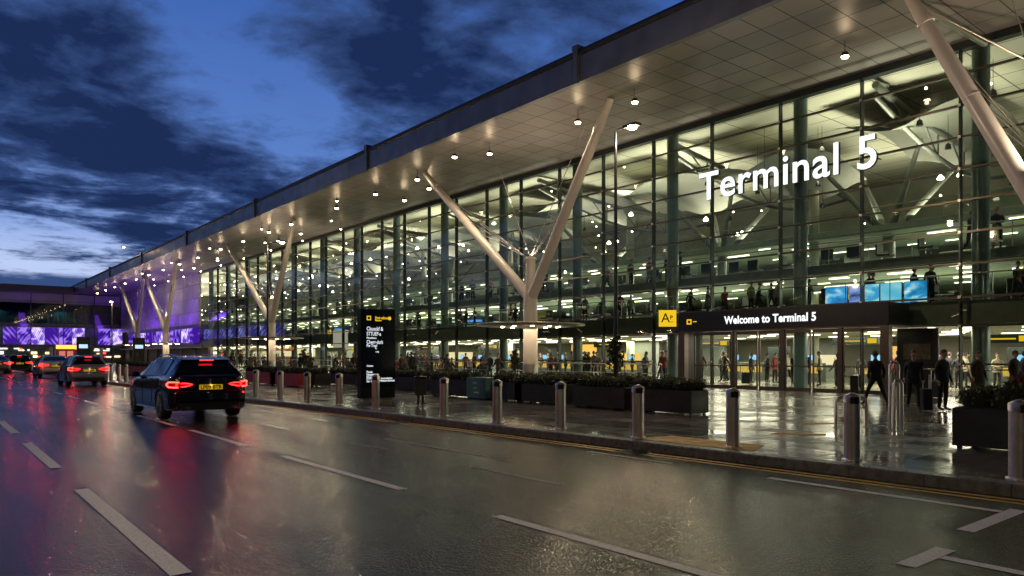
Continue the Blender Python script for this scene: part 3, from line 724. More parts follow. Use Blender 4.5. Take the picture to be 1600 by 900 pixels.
# ------------------------------------------------------------------ building across the road (outside the picture, mirrored in cars and glass)
cp = thing('car_park_building', 'long low concrete car park building across the road with warm lit decks', 'building', (-30, 0, 0))
M_CONC = mat('concrete', (.16, .15, .14), .7, vary=.3)
for z in (0, 2.9, 5.8, 8.7): MB().box(-8, 8, -60, 200, z, z + .9).build('deck', M_CONC, cp)
MB().box(-8, -7.5, -60, 200, 0, 9.5).build('rear_wall', M_CONC, cp)
for k in range(22): MB().box(6.6, 7.1, -58 + k * 12, -57.5 + k * 12, .9, 8.7).build('column', M_CONC, cp)
dl_ = MB()
for k in range(26):
    for z in (2.85, 5.75, 8.65): dl_.box(2, 2.3, -55 + k * 9.5, -53.6 + k * 9.5, z - .06, z - .01)
dl_.build('deck_lights', emat('deck_light', (1, .72, .4), 7), cp)
# ------------------------------------------------------------------ entrance portico
DP = 27.6
pS0, pS1 = SD(1388, DP), SD(1060, DP)
P = thing('entrance_portico', 'dark boxed terminal entrance with sliding glass doors and welcome lettering', 'entrance', (DP, (pS0 + pS1) / 2, 0))
def pb(mb, name, mats, parent=P):
    c = P.location; mb.v = [(x - c.x, y - c.y, z) for x, y, z in mb.v]; return mb.build(name, mats, parent)
M_BRZ = mat('bronze_door_frame', (.16, .13, .115), .3, .75, vary=.15)
pb(MB().bbox(DP, F - .16, pS0 - .02, pS1 + .02, 2.72, 3.58, .015), 'header', mat('header_panel', (.022, .022, .03), .3, .3, vary=.2))
pb(MB().box(DP + .02, F - .16, pS0, pS1, 2.66, 2.718), 'header_trim', M_BRZ)
pb(MB().box(DP + .0, DP + .3, pS0 - .02, pS0 + .3, PZ, 2.655), 'portal_jamb', M_BRZ); pb(MB().box(DP, DP + .3, pS1 - .35, pS1 + .02, PZ, 2.655), 'portal_jamb', M_BRZ)
pb(MB().box(DP + .3, F - .16, pS1 - .08, pS1, PZ, 2.655), 'side_wall', M_BLACK)
sgl = MB().quad((DP + .3, pS0 + .02, PZ), (F - .16, pS0 + .02, PZ), (F - .16, pS0 + .02, 2.655), (DP + .3, pS0 + .02, 2.655))
pb(sgl, 'side_glass', M_DGLASS)
px_list = [(1085, 1143, 0), (1150, 1184, 1), (1186, 1221, 1), (1227, 1267, 1), (1270, 1311, 1), (1317, 1380, 0)]
for a, b, isdoor in px_list:
    s1, s0_ = SD(a, DP + .12), SD(b, DP + .12); f_ = .055
    d = MB().box(DP + .09, DP + .15, s0_, s0_ + f_, PZ, 2.64).box(DP + .09, DP + .15, s1 - f_, s1, PZ, 2.64)
    d.box(DP + .09, DP + .15, s0_ + f_, s1 - f_, PZ, PZ + .14).box(DP + .09, DP + .15, s0_ + f_, s1 - f_, 2.5, 2.64).box(DP + .085, DP + .155, s0_ + f_, s1 - f_, 1.12, 1.18)
    if not isdoor: d.box(DP + .09, DP + .15, (s0_ + s1) / 2 - .03, (s0_ + s1) / 2 + .03, PZ, 2.6)
    do = pb(d, 'door' if isdoor else 'side_light', M_BRZ)
    pb(MB().quad((DP + .12, s0_ + f_, 2.5), (DP + .12, s1 - f_, 2.5), (DP + .12, s1 - f_, PZ + .14), (DP + .12, s0_ + f_, PZ + .14)), 'pane', M_DGLASS, do)
    if isdoor: pb(MB().tube([(DP + .03, s0_ + .12, .9), (DP + .03, s0_ + .12, 1.5)], .015, 8), 'handle', M_STEEL, do)
for px in (1146.5, 1224, 1314):
    s_ = SD(px, DP + .1); pb(MB().box(DP + .04, DP + .22, s_ - .06, s_ + .06, PZ, 2.655), 'post', M_BRZ)
wl = SD(1132, DP); wd = wl - SD(1275.5, DP)
o = text_obj('lettering', 'Welcome to Terminal 5', .47, (-.02, wl - P.location.y, 2.985), FACE_ROAD, [E_SIGN, M_WHITE], P, .02, .014, 1.03, fit=wd)
ic = MB(); zc_ = 3.02
s_ = SD(1077, DP)
ic.quad((DP - .012, s_ + .14, zc_), (DP - .012, s_ - .14, zc_), (DP - .012, s_ - .14, zc_ + .24), (DP - .012, s_ + .14, zc_ + .24))
ic.quad((DP - .015, s_ + .07, zc_ + .06), (DP - .015, s_ - .07, zc_ + .06), (DP - .015, s_ - .07, zc_ + .18), (DP - .015, s_ + .07, zc_ + .18), 1)
ic.quad((DP - .012, s_ - .22, zc_ + .1), (DP - .012, s_ - .42, zc_ + .1), (DP - .012, s_ - .42, zc_ + .14), (DP - .012, s_ - .22, zc_ + .14))
pb(ic, 'pictogram', [E_YEL, M_BLACK])
lamp('AREA', 'portico_lamp', (.9, 0, 2.6), 60, (1, .85, .6), P, 1.2, 8)
# dark info board right of the entrance behind the glass
bd = thing('notice_board', 'tall black board behind the glass immediately right of the entrance', 'board', (F + .4, SD(1433, F + .4), PZ))
MB().box(0, .1, -.75, .75, .0, 2.5).build('panel', M_BLACK, bd); MB().box(-.02, -.003, -.5, .5, 1.3, 1.9).build('printed_sheet', mat('sheet_amber', (.12, .09, .05), .4, vary=.6, vscale=5), bd)

# yellow gate sign
ys = thing('gate_sign', 'yellow square hanging sign with a black letter A beside the entrance', 'sign', (DP - .35, SD(1029, DP - .35), 0))
x0, y0 = ys.location.x, ys.location.y
z0, z1 = 2.95, 3.76
WS = .86
RS = Matrix.Rotation(R(-38), 4, 'Z')
def rot_mb(mb): mb.v = [tuple((RS @ Vector(v).to_4d()).to_3d()) for v in mb.v]; return mb
rot_mb(MB().bbox(0, WS, -.0, .12, z0, z1, .01)).build('sign_box', M_BLACK, ys)
rot_mb(MB().box(.012, WS - .012, -.012, -.001, z0 + .012, z1 - .012)).build('sign_face', E_YEL, ys)
o = text_obj('letter', 'A', .62, RS @ Vector((.12, -.02, z0 + .22)), RS.to_3x3() @ FACE_TRAFFIC, M_BLACK, ys, .008, .003)
o = text_obj('small_letter', 'P', .26, RS @ Vector((.55, -.02, z0 + .36)), RS.to_3x3() @ FACE_TRAFFIC, M_BLACK, ys, .008, .006)
rot_mb(MB().box(.56, .72, -.018, -.014, z0 + .24, z0 + .255).box(.56, .68, -.018, -.014, z0 + .2, z0 + .21)).build('small_print', M_BLACK, ys)
rot_mb(MB().tube([(.75, .06, z1 - .1), (1.15, .9, z1 - .1)], .03, 8).tube([(.75, .06, z0 + .15), (1.15, .9, z0 + .15)], .03, 8)).build('mounting_arm', M_MULL, ys)

# ------------------------------------------------------------------ screens on the first floor
def scrmat(name, a, b, c, sc, seed):
    m = bpy.data.materials.new(name); m.use_nodes = True; t = m.node_tree; t.nodes.clear()
    tcn = t.nodes.new('ShaderNodeTexCoord'); mp = t.nodes.new('ShaderNodeMapping'); mp.inputs['Location'].default_value = (seed, seed, 0); mp.inputs['Scale'].default_value = (1, .5, 1); t.links.new(tcn.outputs['Object'], mp.inputs[0])
    n = t.nodes.new('ShaderNodeTexNoise'); n.inputs['Scale'].default_value = sc; n.inputs['Detail'].default_value = 3; n.inputs['Distortion'].default_value = .6; t.links.new(mp.outputs[0], n.inputs['Vector'])
    cr = t.nodes.new('ShaderNodeValToRGB'); t.links.new(n.outputs['Fac'], cr.inputs[0]); e = cr.color_ramp.elements
    e[0].position = .38; e[0].color = (*a, 1); e[1].position = .68; e[1].color = (*c, 1); x = cr.color_ramp.elements.new(.52); x.color = (*b, 1)
    em = t.nodes.new('ShaderNodeEmission'); em.inputs[1].default_value = 1.5; t.links.new(cr.outputs[0], em.inputs[0])
    o = t.nodes.new('ShaderNodeOutputMaterial'); t.links.new(em.outputs[0], o.inputs[0]); return m
scr = [(1289, 1324, scrmat('screen_coast', (.02, .18, .5), (.05, .35, .75), (.7, .75, .8), 2.5, 1), 'wide blue screen showing a pale winding shape, first of the row from the entrance sign'),
       (1326, 1349, scrmat('screen_dusk', (.03, .05, .12), (.12, .2, .6), (.25, .3, .75), 3, 5), 'narrow violet-blue screen with a dark figure shape, second in the upstairs row'),
       (1351, 1374, scrmat('screen_pale', (.05, .3, .6), (.2, .55, .75), (.8, .9, .9), 3.2, 9), 'narrow pale blue screen, third in the upstairs row'),
       (1375, 1409, scrmat('screen_aqua', (.08, .4, .65), (.18, .5, .7), (.4, .7, .8), 1.2, 3), 'plain aqua blue screen, fourth in the upstairs row'),
       (1412, 1449, scrmat('screen_peak', (.01, .12, .3), (.03, .3, .62), (.6, .8, .9), 2.4, 13), 'bright blue screen set apart at the right end of the upstairs row')]
DS = 30.35
for a, b, m_, lab in scr:
    s1, s0_ = SD(a, DS), SD(b, DS); t = thing('display_screen', lab, 'screen', (DS, (s0_ + s1) / 2, 3.62), 0, 'blue display screens on the first floor'); hw = (s1 - s0_) / 2
    MB().box(.02, .09, -hw, hw, .06, .92).box(.0, .2, -.05, .05, 0, .06).build('casing', M_BLACK, t); MB().quad((.01, hw - .015, .08), (.01, -hw + .015, .08), (.01, -hw + .015, .9), (.01, hw - .015, .9)).build('screen', m_, t)

# ------------------------------------------------------------------ street lamps
def street_lamp(x, y, h, armdir, label, z0=PZ, power=750):
    t = thing('street_lamp', label, 'street lamp', (x, y, z0), 0, 'street lamps on the forecourt')
    a = Vector(armdir)
    MB().tube([(0, 0, 0), (0, 0, h * .5), (0, 0, h)], [.075, .06, .045], 12).lathe([(.13, 0), (.13, .02), (.09, .05)], (0, 0, 0), 12).build('pole', M_BLACK, t)
    MB().tube([(0, 0, h - .02), a * .5 + Vector((0, 0, h + .06)), a + Vector((0, 0, h + .02))], .03, 8).build('arm', M_BLACK, t)
    e1 = a.normalized(); p = a + Vector((0, 0, h)); q = p + e1 * .55
    hd = MB(); ux = e1.cross(Vector((0, 0, 1)))
    vs = [p - ux * .1, p + ux * .1, q + ux * .13, q - ux * .13]; hd.add([v + Vector((0, 0, .0)) for v in vs] + [v + Vector((0, 0, .09)) for v in vs], [(3, 2, 1, 0), (4, 5, 6, 7), (0, 1, 5, 4), (1, 2, 6, 5), (2, 3, 7, 6), (3, 0, 4, 7)])
    ho = hd.build('lamp_head', M_BLACK, t)
    MB().sph(tuple(p + e1 * .3 + Vector((0, 0, -.015))), (.15, .15, .07), 12).build('lens', emat('street_lamp_glow', (1, .72, .42), 70), ho)
    lamp('POINT', 'street_lamp_light', p + e1 * .3 + Vector((0, 0, -.2)), power, (1, .74, .45), t, .12)
    return t
street_lamp(17, SD(962, 17), 8.65 - PZ, (.0, -.001, 0) if 0 else (.02, -.35, 0), 'tall slim black street lamp nearest the entrance, bright head below the roof')
street_lamp(17, SD(418, 17), 8.65 - PZ, (.35, -1.0, 0), 'black street lamp with short arm in front of the middle V-shaped support')
street_lamp(16.5, SD(175, 16.5), 7.4, (-.2, -.8, 0), 'distant black street lamp in front of the purple panels', power=900)
for yy_, lab_ in ((-9, 'tall street lamp across the road behind the viewpoint'), (8, 'tall street lamp across the road level with the entrance'), (31, 'tall street lamp across the road level with the totem')):
    street_lamp(-5.5, yy_, 8.0, (1.6, 0, 0), lab_, z0=0, power=750)
street_lamp(22.5, 104, 1.75, (-2.0, 1.2, 0), 'short lamp standing on the roof edge against the sky', z0=SOF + .9, power=120)

# ------------------------------------------------------------------ bollards
BOL = thing('bollard', 'x', 'bollard', (0, 0, 0), 0, 'stainless bollards along the kerb')
hB = .93; rB = .105
MB().lathe([(rB, 0), (rB, hB - .13)], (0, 0, 0), 28).build('post', M_STEEL, BOL)
MB().lathe([(.135, 0), (.135, .012), (.11, .02)], (0, 0, 0), 28).build('base_plate', M_STEEL, BOL)
bc = MB().lathe([(rB + .006, 0), (rB + .006, .0), (rB + .006, .09), (.03, .135), (0, .14)], (0, 0, hB - .129), 28); bc.build('cap', mat('cap_steel', (.5, .48, .45), .5, 1), BOL)
MB().add([(rB * 1.12 * math.cos(a_), rB * 1.12 * math.sin(a_), z) for z in (hB - .145, hB - .05) for a_ in [R(200 + i * 12) for i in range(6)]], [(i, i + 1, i + 7, i + 6) for i in range(5)]).build('reflector_window', M_BLACK, BOL)
bl = [((1592, 748), 'stainless bollard at the right edge beside the large planter end'), ((1331, 718), 'stainless bollard in front of the low metal hoop, second from the right'),
      ((1145, 697), 'stainless bollard standing on the yellow patch, brightest of the row'), ((997, 683), 'stainless bollard at the left corner of the yellow patch'),
      ((876, 669), 'stainless bollard in front of the third dark planter from the entrance'), ((777, 660), 'stainless bollard just right of the teal cabinet'),
      ((694, 650), 'stainless bollard between litter bin and teal cabinet'), ((587, 639), 'stainless bollard in front of the black information totem'),
      ((530, 632), 'stainless bollard just left of the black information totem'), ((480, 626), 'stainless bollard beside the right end of the red planters'),
      ((438, 621), 'stainless bollard in front of the red planters'), ((400, 617), 'stainless bollard next to the dark estate car'),
      ((197, 595), 'far stainless bollard nearest the dark estate car, last of three'), ((186, 593.5), 'middle one of three far stainless bollards between two cars'),
      ((174, 592), 'far stainless bollard touching the silhouette of the silver hatchback')]
for i, ((px, py), lab) in enumerate(bl):
    x, y = G(px, py, PZ)
    o = BOL if i == 0 else copy_tree(BOL)
    o.location = (x, y, PZ); o['label'] = lab; o.rotation_euler = (0, 0, random.uniform(-.1, .1))

# hoops and barrier tubes by the entrance
def hoop(name, px, py, w_, h_, label, ang=0, r=.03):
    x, y = G(px, py, PZ); t = thing(name, label, 'barrier', (x, y, PZ), ang)
    pts = [(-w_ / 2, 0, 0), (-w_ / 2, 0, h_ - .1), (-w_ / 2 + .05, 0, h_ - .02), (-w_ / 2 + .12, 0, h_), (w_ / 2 - .12, 0, h_), (w_ / 2 - .05, 0, h_ - .02), (w_ / 2, 0, h_ - .1), (w_ / 2, 0, 0)]
    if w_ < .25: pts = [(-w_ / 2, 0, 0), (-w_ / 2, 0, h_ - .08), (-w_ / 4, 0, h_ - .01), (w_ / 4, 0, h_ - .01), (w_ / 2, 0, h_ - .08), (w_ / 2, 0, 0)]
    MB().tube(pts, r, 12).build('hoop', M_STEEL, t)
    MB().lathe([(.07, 0), (.07, .012)], (-w_ / 2, 0, 0), 14).lathe([(.07, 0), (.07, .012)], (w_ / 2, 0, 0), 14).build('foot_plate', M_STEEL, t)
hoop('low_hoop_barrier', 1330, 668, .62, .62, 'low wide steel hoop partly behind the second bollard from the right', -.67)
hoop('tall_hoop_barrier', 1397, 668, .17, 1.33, 'tall narrow steel hoop standing before the entrance', -.67)
hoop('short_hoop_barrier', 1403, 673, .15, .98, 'shorter narrow steel hoop in front of the tall one', -.67)

# ------------------------------------------------------------------ totem
xa, ya = G(564, 628, PZ); 
tw = 1.52; th = 2.98
TT = thing('information_totem', 'tall black information totem with yellow header and white text', 'sign', (xa, ya, PZ))
hgt = 146 * (FPX * (H - PZ) / (628 - HZ)) / FPX
def tdist(px): # X of pixel column on the plane y = ya
    r = (px - 800) / FPX; return ya * (r * cY + sY) / (cY - r * sY)
tw = tdist(617.5) - xa
MB().bbox(0, tw, 0, .26, .1, hgt, .012).build('body', mat('totem_body', (.008, .01, .014), .22, .2, vary=.2), TT)
MB().box(.1, tw - .1, .03, .23, 0, .1).build('plinth', M_STEEL, TT)
MB().box(.015, tw - .015, -.012, -.001, .45, hgt - .04).build('face_panel', mat('totem_face', (.006, .009, .016), .12, .0, coat=.5), TT)
MB().box(.015, tw - .015, -.012, -.001, .102, .44).build('kick_panel', M_BLACK, TT)
u = tw / 57.0; v0 = 628.0
def tz(py): return (628 - py) / 146 * hgt
TW = lambda px: (px - 561) / 57 * tw
def ttext(name, s, px, py, size, m_, fit=None): text_obj(name, s, size, (TW(px), -.016, tz(py)), FACE_TRAFFIC, m_, TT, .004, .002, fit=fit)
MB().quad((TW(570), -.016, tz(500)), (TW(577), -.016, tz(500)), (TW(577), -.016, tz(493)), (TW(570), -.016, tz(493))).quad((TW(571.5), -.019, tz(498.5)), (TW(575.5), -.019, tz(498.5)), (TW(575.5), -.019, tz(494.5)), (TW(571.5), -.019, tz(494.5)), 1).sph((TW(608), -.014, tz(496)), (.06, .01, .06), 12, 0).build('header_icons', [E_YEL, M_BLACK], TT)
ttext('header_text', 'Evsut ualisraru', 584, 497.5, .12, E_YEL, .5); ttext('header_text', 'Bsero', 584, 501, .09, E_YEL, .22)
for s, px, py, sz, fw in (('Ckusckf &', 570, 516, .17, .58), ('STTUEP-a', 570, 524, .17, .5), ('Psutlers', 570, 529, .08, .34), ('Chwrr-durk', 570, 537, .17, .58), ('Pw Trscl', 570, 542, .13, .36), ('L', 584, 545, .13, None), ('~ro', 584, 551, .1, .13),
                      ('Oursme', 570, 573, .08, .22), ('Psoule', 570, 583, .1, .2), ('Neugumenrsa', 570, 587, .1, .42), ('Ehlero', 570, 593, .16, .34), ('toutreslarbas', 593, 593, .08, .42), ('Iur tal oi', 570, 597.5, .1, .34), ('Netamrtisraut', 591, 597, .1, .55)):
    ttext('text_line', s, px, py, sz, E_SIGN2, fw)

# ------------------------------------------------------------------ hedge planters
def planter(name, x0, y0, L_, Wd, h_, label, m_, group, nl=900, grass=False, hedge_h=.3):
    t = thing(name, label, 'planter', (x0, y0, PZ), 0, group)
    bx = MB().bbox(0, Wd, 0, L_, .05, h_, .012); bx.box(.03, Wd - .03, .03, L_ - .03, h_ - .001, h_ + .01, 1)
    bx.build('box', [m_, M_SOIL], t)
    MB().box(.06, .12, .05, .11, 0, .05).box(Wd - .12, Wd - .06, .05, .11, 0, .05).box(.06, .12, L_ - .11, L_ - .05, 0, .05).box(Wd - .12, Wd - .06, L_ - .11, L_ - .05, 0, .05).build('feet', M_BLACK, t)
    hd = MB(); nclump = max(3, int(L_ / .42)); cl = []
    for i in range(nclump):
        for xx in (Wd * .28, Wd * .72):
            cl.append((xx + random.uniform(-.05, .05), L_ * (i + .5) / nclump + random.uniform(-.06, .06), h_ + hedge_h * random.uniform(.28, .42), random.uniform(.24, .33), hedge_h * random.uniform(.55, .8)))
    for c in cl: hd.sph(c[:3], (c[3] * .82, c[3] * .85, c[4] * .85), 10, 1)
    def fn():
        c = random.choice(cl); d = Vector((random.gauss(0, 1), random.gauss(0, 1), random.gauss(0, 1))).normalized() * random.uniform(.85, 1.12)
        if d.z < -.3: d.z = -d.z
        return (c[0] + d.x * c[3], c[1] + d.y * c[3], c[2] + d.z * c[4])
    hd.leaves(nl, fn, .055)
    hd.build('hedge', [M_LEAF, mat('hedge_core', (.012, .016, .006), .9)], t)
    if grass:
        gm = MB()
        for k in range(120):
            a_ = random.uniform(0, 2 * PI); r_ = random.uniform(.1, .45); b0 = Vector((Wd * .5, L_ * .75, h_ + .1)); b1 = b0 + Vector((math.cos(a_) * r_ * .5, math.sin(a_) * r_ * .5, .38)); b2 = b0 + Vector((math.cos(a_) * r_, math.sin(a_) * r_, random.uniform(.3, .52)))
            n_ = Vector((-math.sin(a_), math.cos(a_), 0)) * .006
            gm.add([b0 - n_, b0 + n_, b1 + n_, b1 - n_, b2], [(0, 1, 2, 3), (3, 2, 4)])
        gm.build('bronze_grass', mat('bronze_grass', (.16, .05, .035), .6), t)
    return t
gp = 'dark metal hedge planters on the forecourt'
PD = 14.35
labs = ['dark planter with clipped hedge nearest the entrance, first of the long row', 'second dark hedge planter from the entrance in the long row', 'third dark hedge planter from the entrance in the long row',
        'dark hedge planter directly right of the teal cabinet', 'dark hedge planter directly left of the teal cabinet']
for lab, a_, L_ in zip(labs, (SD(1080, PD), SD(975, PD), SD(870, PD), SD(815, PD), SD(731, PD)), (1.95, 1.95, 1.95, 1.6, 2.3)):
    planter('hedge_planter', PD, a_, L_, .7, .6, lab, M_PLANT, gp)
planter('hedge_planter', PD + .95, SD(905, PD + .9), 1.9, .6, .6, 'dark hedge planter in the second line behind the gap of the long row', M_PLANT, gp)
planter('hedge_planter', PD + .95, SD(1000, PD + .9), 1.9, .6, .6, 'dark hedge planter in the second line behind the entrance end', M_PLANT, gp)
xr, yr = G(1488, 692, PZ)
xr, yr = 12.6, SD(1487, 12.6) - 2.6
planter('hedge_planter', 12.55, SD(1487, 12.55) - 3.2, 3.2, .95, .64, 'large dark planter at the right edge with bronze grass in its hedge', M_PLANT, gp, 2400, True, .4)
for (px, L_, lab) in ((489, 2.4, 'dull grey end planter beside the red pair'), ):
    pass
planter('hedge_planter', 13.2, SD(465, 13.2), 3.4, .8, .62, 'red metal hedge planter behind the third bollard from the estate car', M_REDP, gp, 900)
planter('hedge_planter', 13.2, SD(430, 13.2), 4.2, .8, .62, 'red metal hedge planter closest to the dark estate car', M_REDP, gp, 900)
planter('hedge_planter', 13.9, SD(492, 13.9), 1.5, .8, .6, 'short dark planter at the near end of the red pair', M_PLANT, gp, 600)
planter('hedge_planter', 15.8, SD(555, 15.8), 3.0, .7, .55, 'distant dark planter seen left of the totem', M_PLANT, gp, 700)
planter('hedge_planter', 15.6, SD(675, 15.6), 4.6, .7, .55, 'distant dark planter seen between totem and litter bin', M_PLANT, gp, 900)
planter('hedge_planter', 11.6, SD(172, 11.6) - 12, 10, .8, .7, 'long far hedge planter behind the three far bollards', M_PLANT, gp, 1200)

# teal cabinet
cx, cyy = PD - .05, SD(760, PD)
cab = thing('utility_cabinet', 'pale teal metal utility cabinet standing between dark planters', 'cabinet', (cx, cyy, PZ))
M_CAB = mat('teal_cabinet', (.10, .24, .23), .4, .2, vary=.25, vscale=4)
CL = SD(731.5, PD) - SD(761, PD); CL = abs(CL)
MB().bbox(0, .6, 0, CL, .04, .72, .012).build('body', M_CAB, cab)
MB().box(-.015, -.001, .04, CL - .04, .1, .68).build('door_panel', M_CAB, cab)
MB().box(-.03, -.016, CL * .4, CL * .6, .36, .39).box(-.022, -.016, CL * .3, CL * .55, .2, .25, 1).box(-.022, -.016, CL * .42, CL * .62, .52, .56, 1).build('handle', [M_STEEL, mat('sticker', (.5, .6, .6), .5)], cab)
MB().box(.05, .55, .05, CL - .05, 0, .04).build('plinth', M_BLACK, cab)
MB().tube([(.1, .08, .72), (.1, .08, .98), (.1, CL - .08, .98), (.1, CL - .08, .72)], .015, 6).build('top_rail', M_CAB, cab)

# litter bin
x, y = G(657, 631, PZ)
bn = thing('litter_bin', 'small grey litter bin on a short twin leg post', 'bin', (x, y, PZ), -.5)
MB().bbox(-.17, .17, -.12, .12, .26, .78, .02).build('body', M_PLANT, bn)
MB().bbox(-.19, .19, -.14, .14, .781, .83, .02).build('lid', M_BLACK, bn)
MB().tube([(-.07, 0, .0), (-.07, 0, .26)], .03, 8).build('leg', M_PLANT, bn); MB().tube([(.07, 0, .0), (.07, 0, .26)], .03, 8).build('leg', M_PLANT, bn)
MB().box(-.16, .16, -.1, .1, 0, .025).build('foot', M_PLANT, bn)

# small trees
def tree(name, x, y, h_, cr, label, pot=None, trunk=.03, cz=None, n=700, cat='tree'):
    t = thing(name, label, cat, (x, y, PZ)); b0 = 0
    if pot: MB().lathe([(pot * .7, 0), (pot, pot * 1.9), (pot * .92, pot * 1.9), (pot * .9, pot * 1.8)], (0, 0, 0), 20).lathe([(pot * .9, pot * 1.8), (0, pot * 1.8)], (0, 0, 0), 20, 1).build('pot', [M_BLACK, M_SOIL], t); b0 = pot * 1.7
    tk = MB().tube([(0, 0, b0), (.02, -.01, h_ * .5), (0, .02, h_ * .85)], [trunk, trunk * .75, trunk * .35], 8)
    cl = []
    for i in range(14):
        a_ = i * 2.4; zz_ = h_ * (.5 + .45 * i / 14); r_ = cr * (.75 - .03 * i); p = Vector((math.cos(a_) * r_ * .6, math.sin(a_) * r_ * .6, zz_ + .1)); tk.tube([(0, 0, zz_ - .15), p], [trunk * .4, trunk * .15], 5); cl.append((p, r_ * .42))
    tk.build('trunk', M_BARK, t)
    def fn():
        p, r_ = random.choice(cl); return p + Vector((random.gauss(0, r_ * .55), random.gauss(0, r_ * .55), random.gauss(0, r_ * .6)))
    MB().leaves(n, fn, .075).build('crown', M_LEAF2, t)
tree('young_tree', 15.65, SD(961, 15.65), 2.05, .42, 'slender young tree rising from the planters beside the near lamp post')
tree('potted_shrub', 20.0, SD(804, 20), 1.7, .36, 'dark bushy shrub in a tall pot in front of the central support', pot=.28)
tree('young_tree', 14.2, SD(474, 14.2), 1.75, .32, 'small slim tree behind the red planters')
tree('young_tree', 11.9, SD(245, 17), 2.2, .4, 'small tree behind the far hedge planter') if 0 else None

# ------------------------------------------------------------------ people
M_SKIN = mat('skin', (.36, .21, .15), .5); M_HAIR = mat('dark_hair', (.012, .009, .008), .6)
M_SHOE = mat('black_shoe', (.01, .01, .01), .4)
def clothes(c, n): return mat(n, c, .8, vary=.25, vscale=8)
CL_ = {'black': clothes((.005, .005, .006), 'black_cloth'), 'navy': clothes((.007, .010, .018), 'navy_cloth'), 'grey': clothes((.05, .05, .055), 'grey_cloth'), 'brown': clothes((.03, .02, .015), 'brown_cloth'),
       'trouser': clothes((.005, .006, .008), 'dark_trouser'), 'denim': clothes((.02, .035, .065), 'denim_cloth'), 'red': clothes((.2, .03, .03), 'red_cloth'), 'cream': clothes((.3, .27, .2), 'cream_cloth')}
POSE = {
 'stand': dict(hip=((-.09, 0, .9), (.09, 0, .9)), knee=((-.10, .02, .50), (.11, .02, .5)), ank=((-.11, -.02, .09), (.12, -.02, .09)), elb=((-.235, -.02, 1.13), (.235, -.02, 1.13)), wri=((-.25, .08, .89), (.25, .06, .89)), pz=.94, lean=0),
 'walk': dict(hip=((-.09, 0, .88), (.09, 0, .88)), knee=((-.10, .20, .50), (.10, -.06, .47)), ank=((-.11, .30, .09), (.11, -.36, .13)), elb=((-.24, -.14, 1.13), (.24, .06, 1.12)), wri=((-.27, -.16, .88), (.26, .26, .94)), pz=.92, lean=.03),
 'stride': dict(hip=((-.09, 0, .84), (.09, 0, .84)), knee=((-.20, .14, .48), (.18, -.04, .46)), ank=((-.29, .20, .09), (.27, -.22, .10)), elb=((-.26, -.10, 1.10), (.26, .02, 1.10)), wri=((-.28, -.10, .86), (.28, .14, .87)), pz=.89, lean=.04),
 'fold': dict(hip=((-.09, 0, .9), (.09, 0, .9)), knee=((-.10, .02, .50), (.11, .03, .5)), ank=((-.11, -.02, .09), (.13, .0, .09)), elb=((-.27, .04, 1.14), (.27, .04, 1.14)), wri=((-.06, .26, 1.12), (.08, .25, 1.10)), pz=.94, lean=0),
 'sit': dict(hip=((-.10, 0, .50), (.10, 0, .50)), knee=((-.12, .42, .50), (.12, .42, .5)), ank=((-.12, .42, .09), (.12, .44, .09)), elb=((-.235, .08, .76), (.26, .08, .76)), wri=((-.14, .32, .66), (.14, .32, .66)), pz=.52, lean=.03),
}
PM = {}
def seg_d(p, a, b):
    ab = b - a; t = max(0, min(1, (p - a).dot(ab) / ab.length_squared)); return (p - (a + ab * t)).length
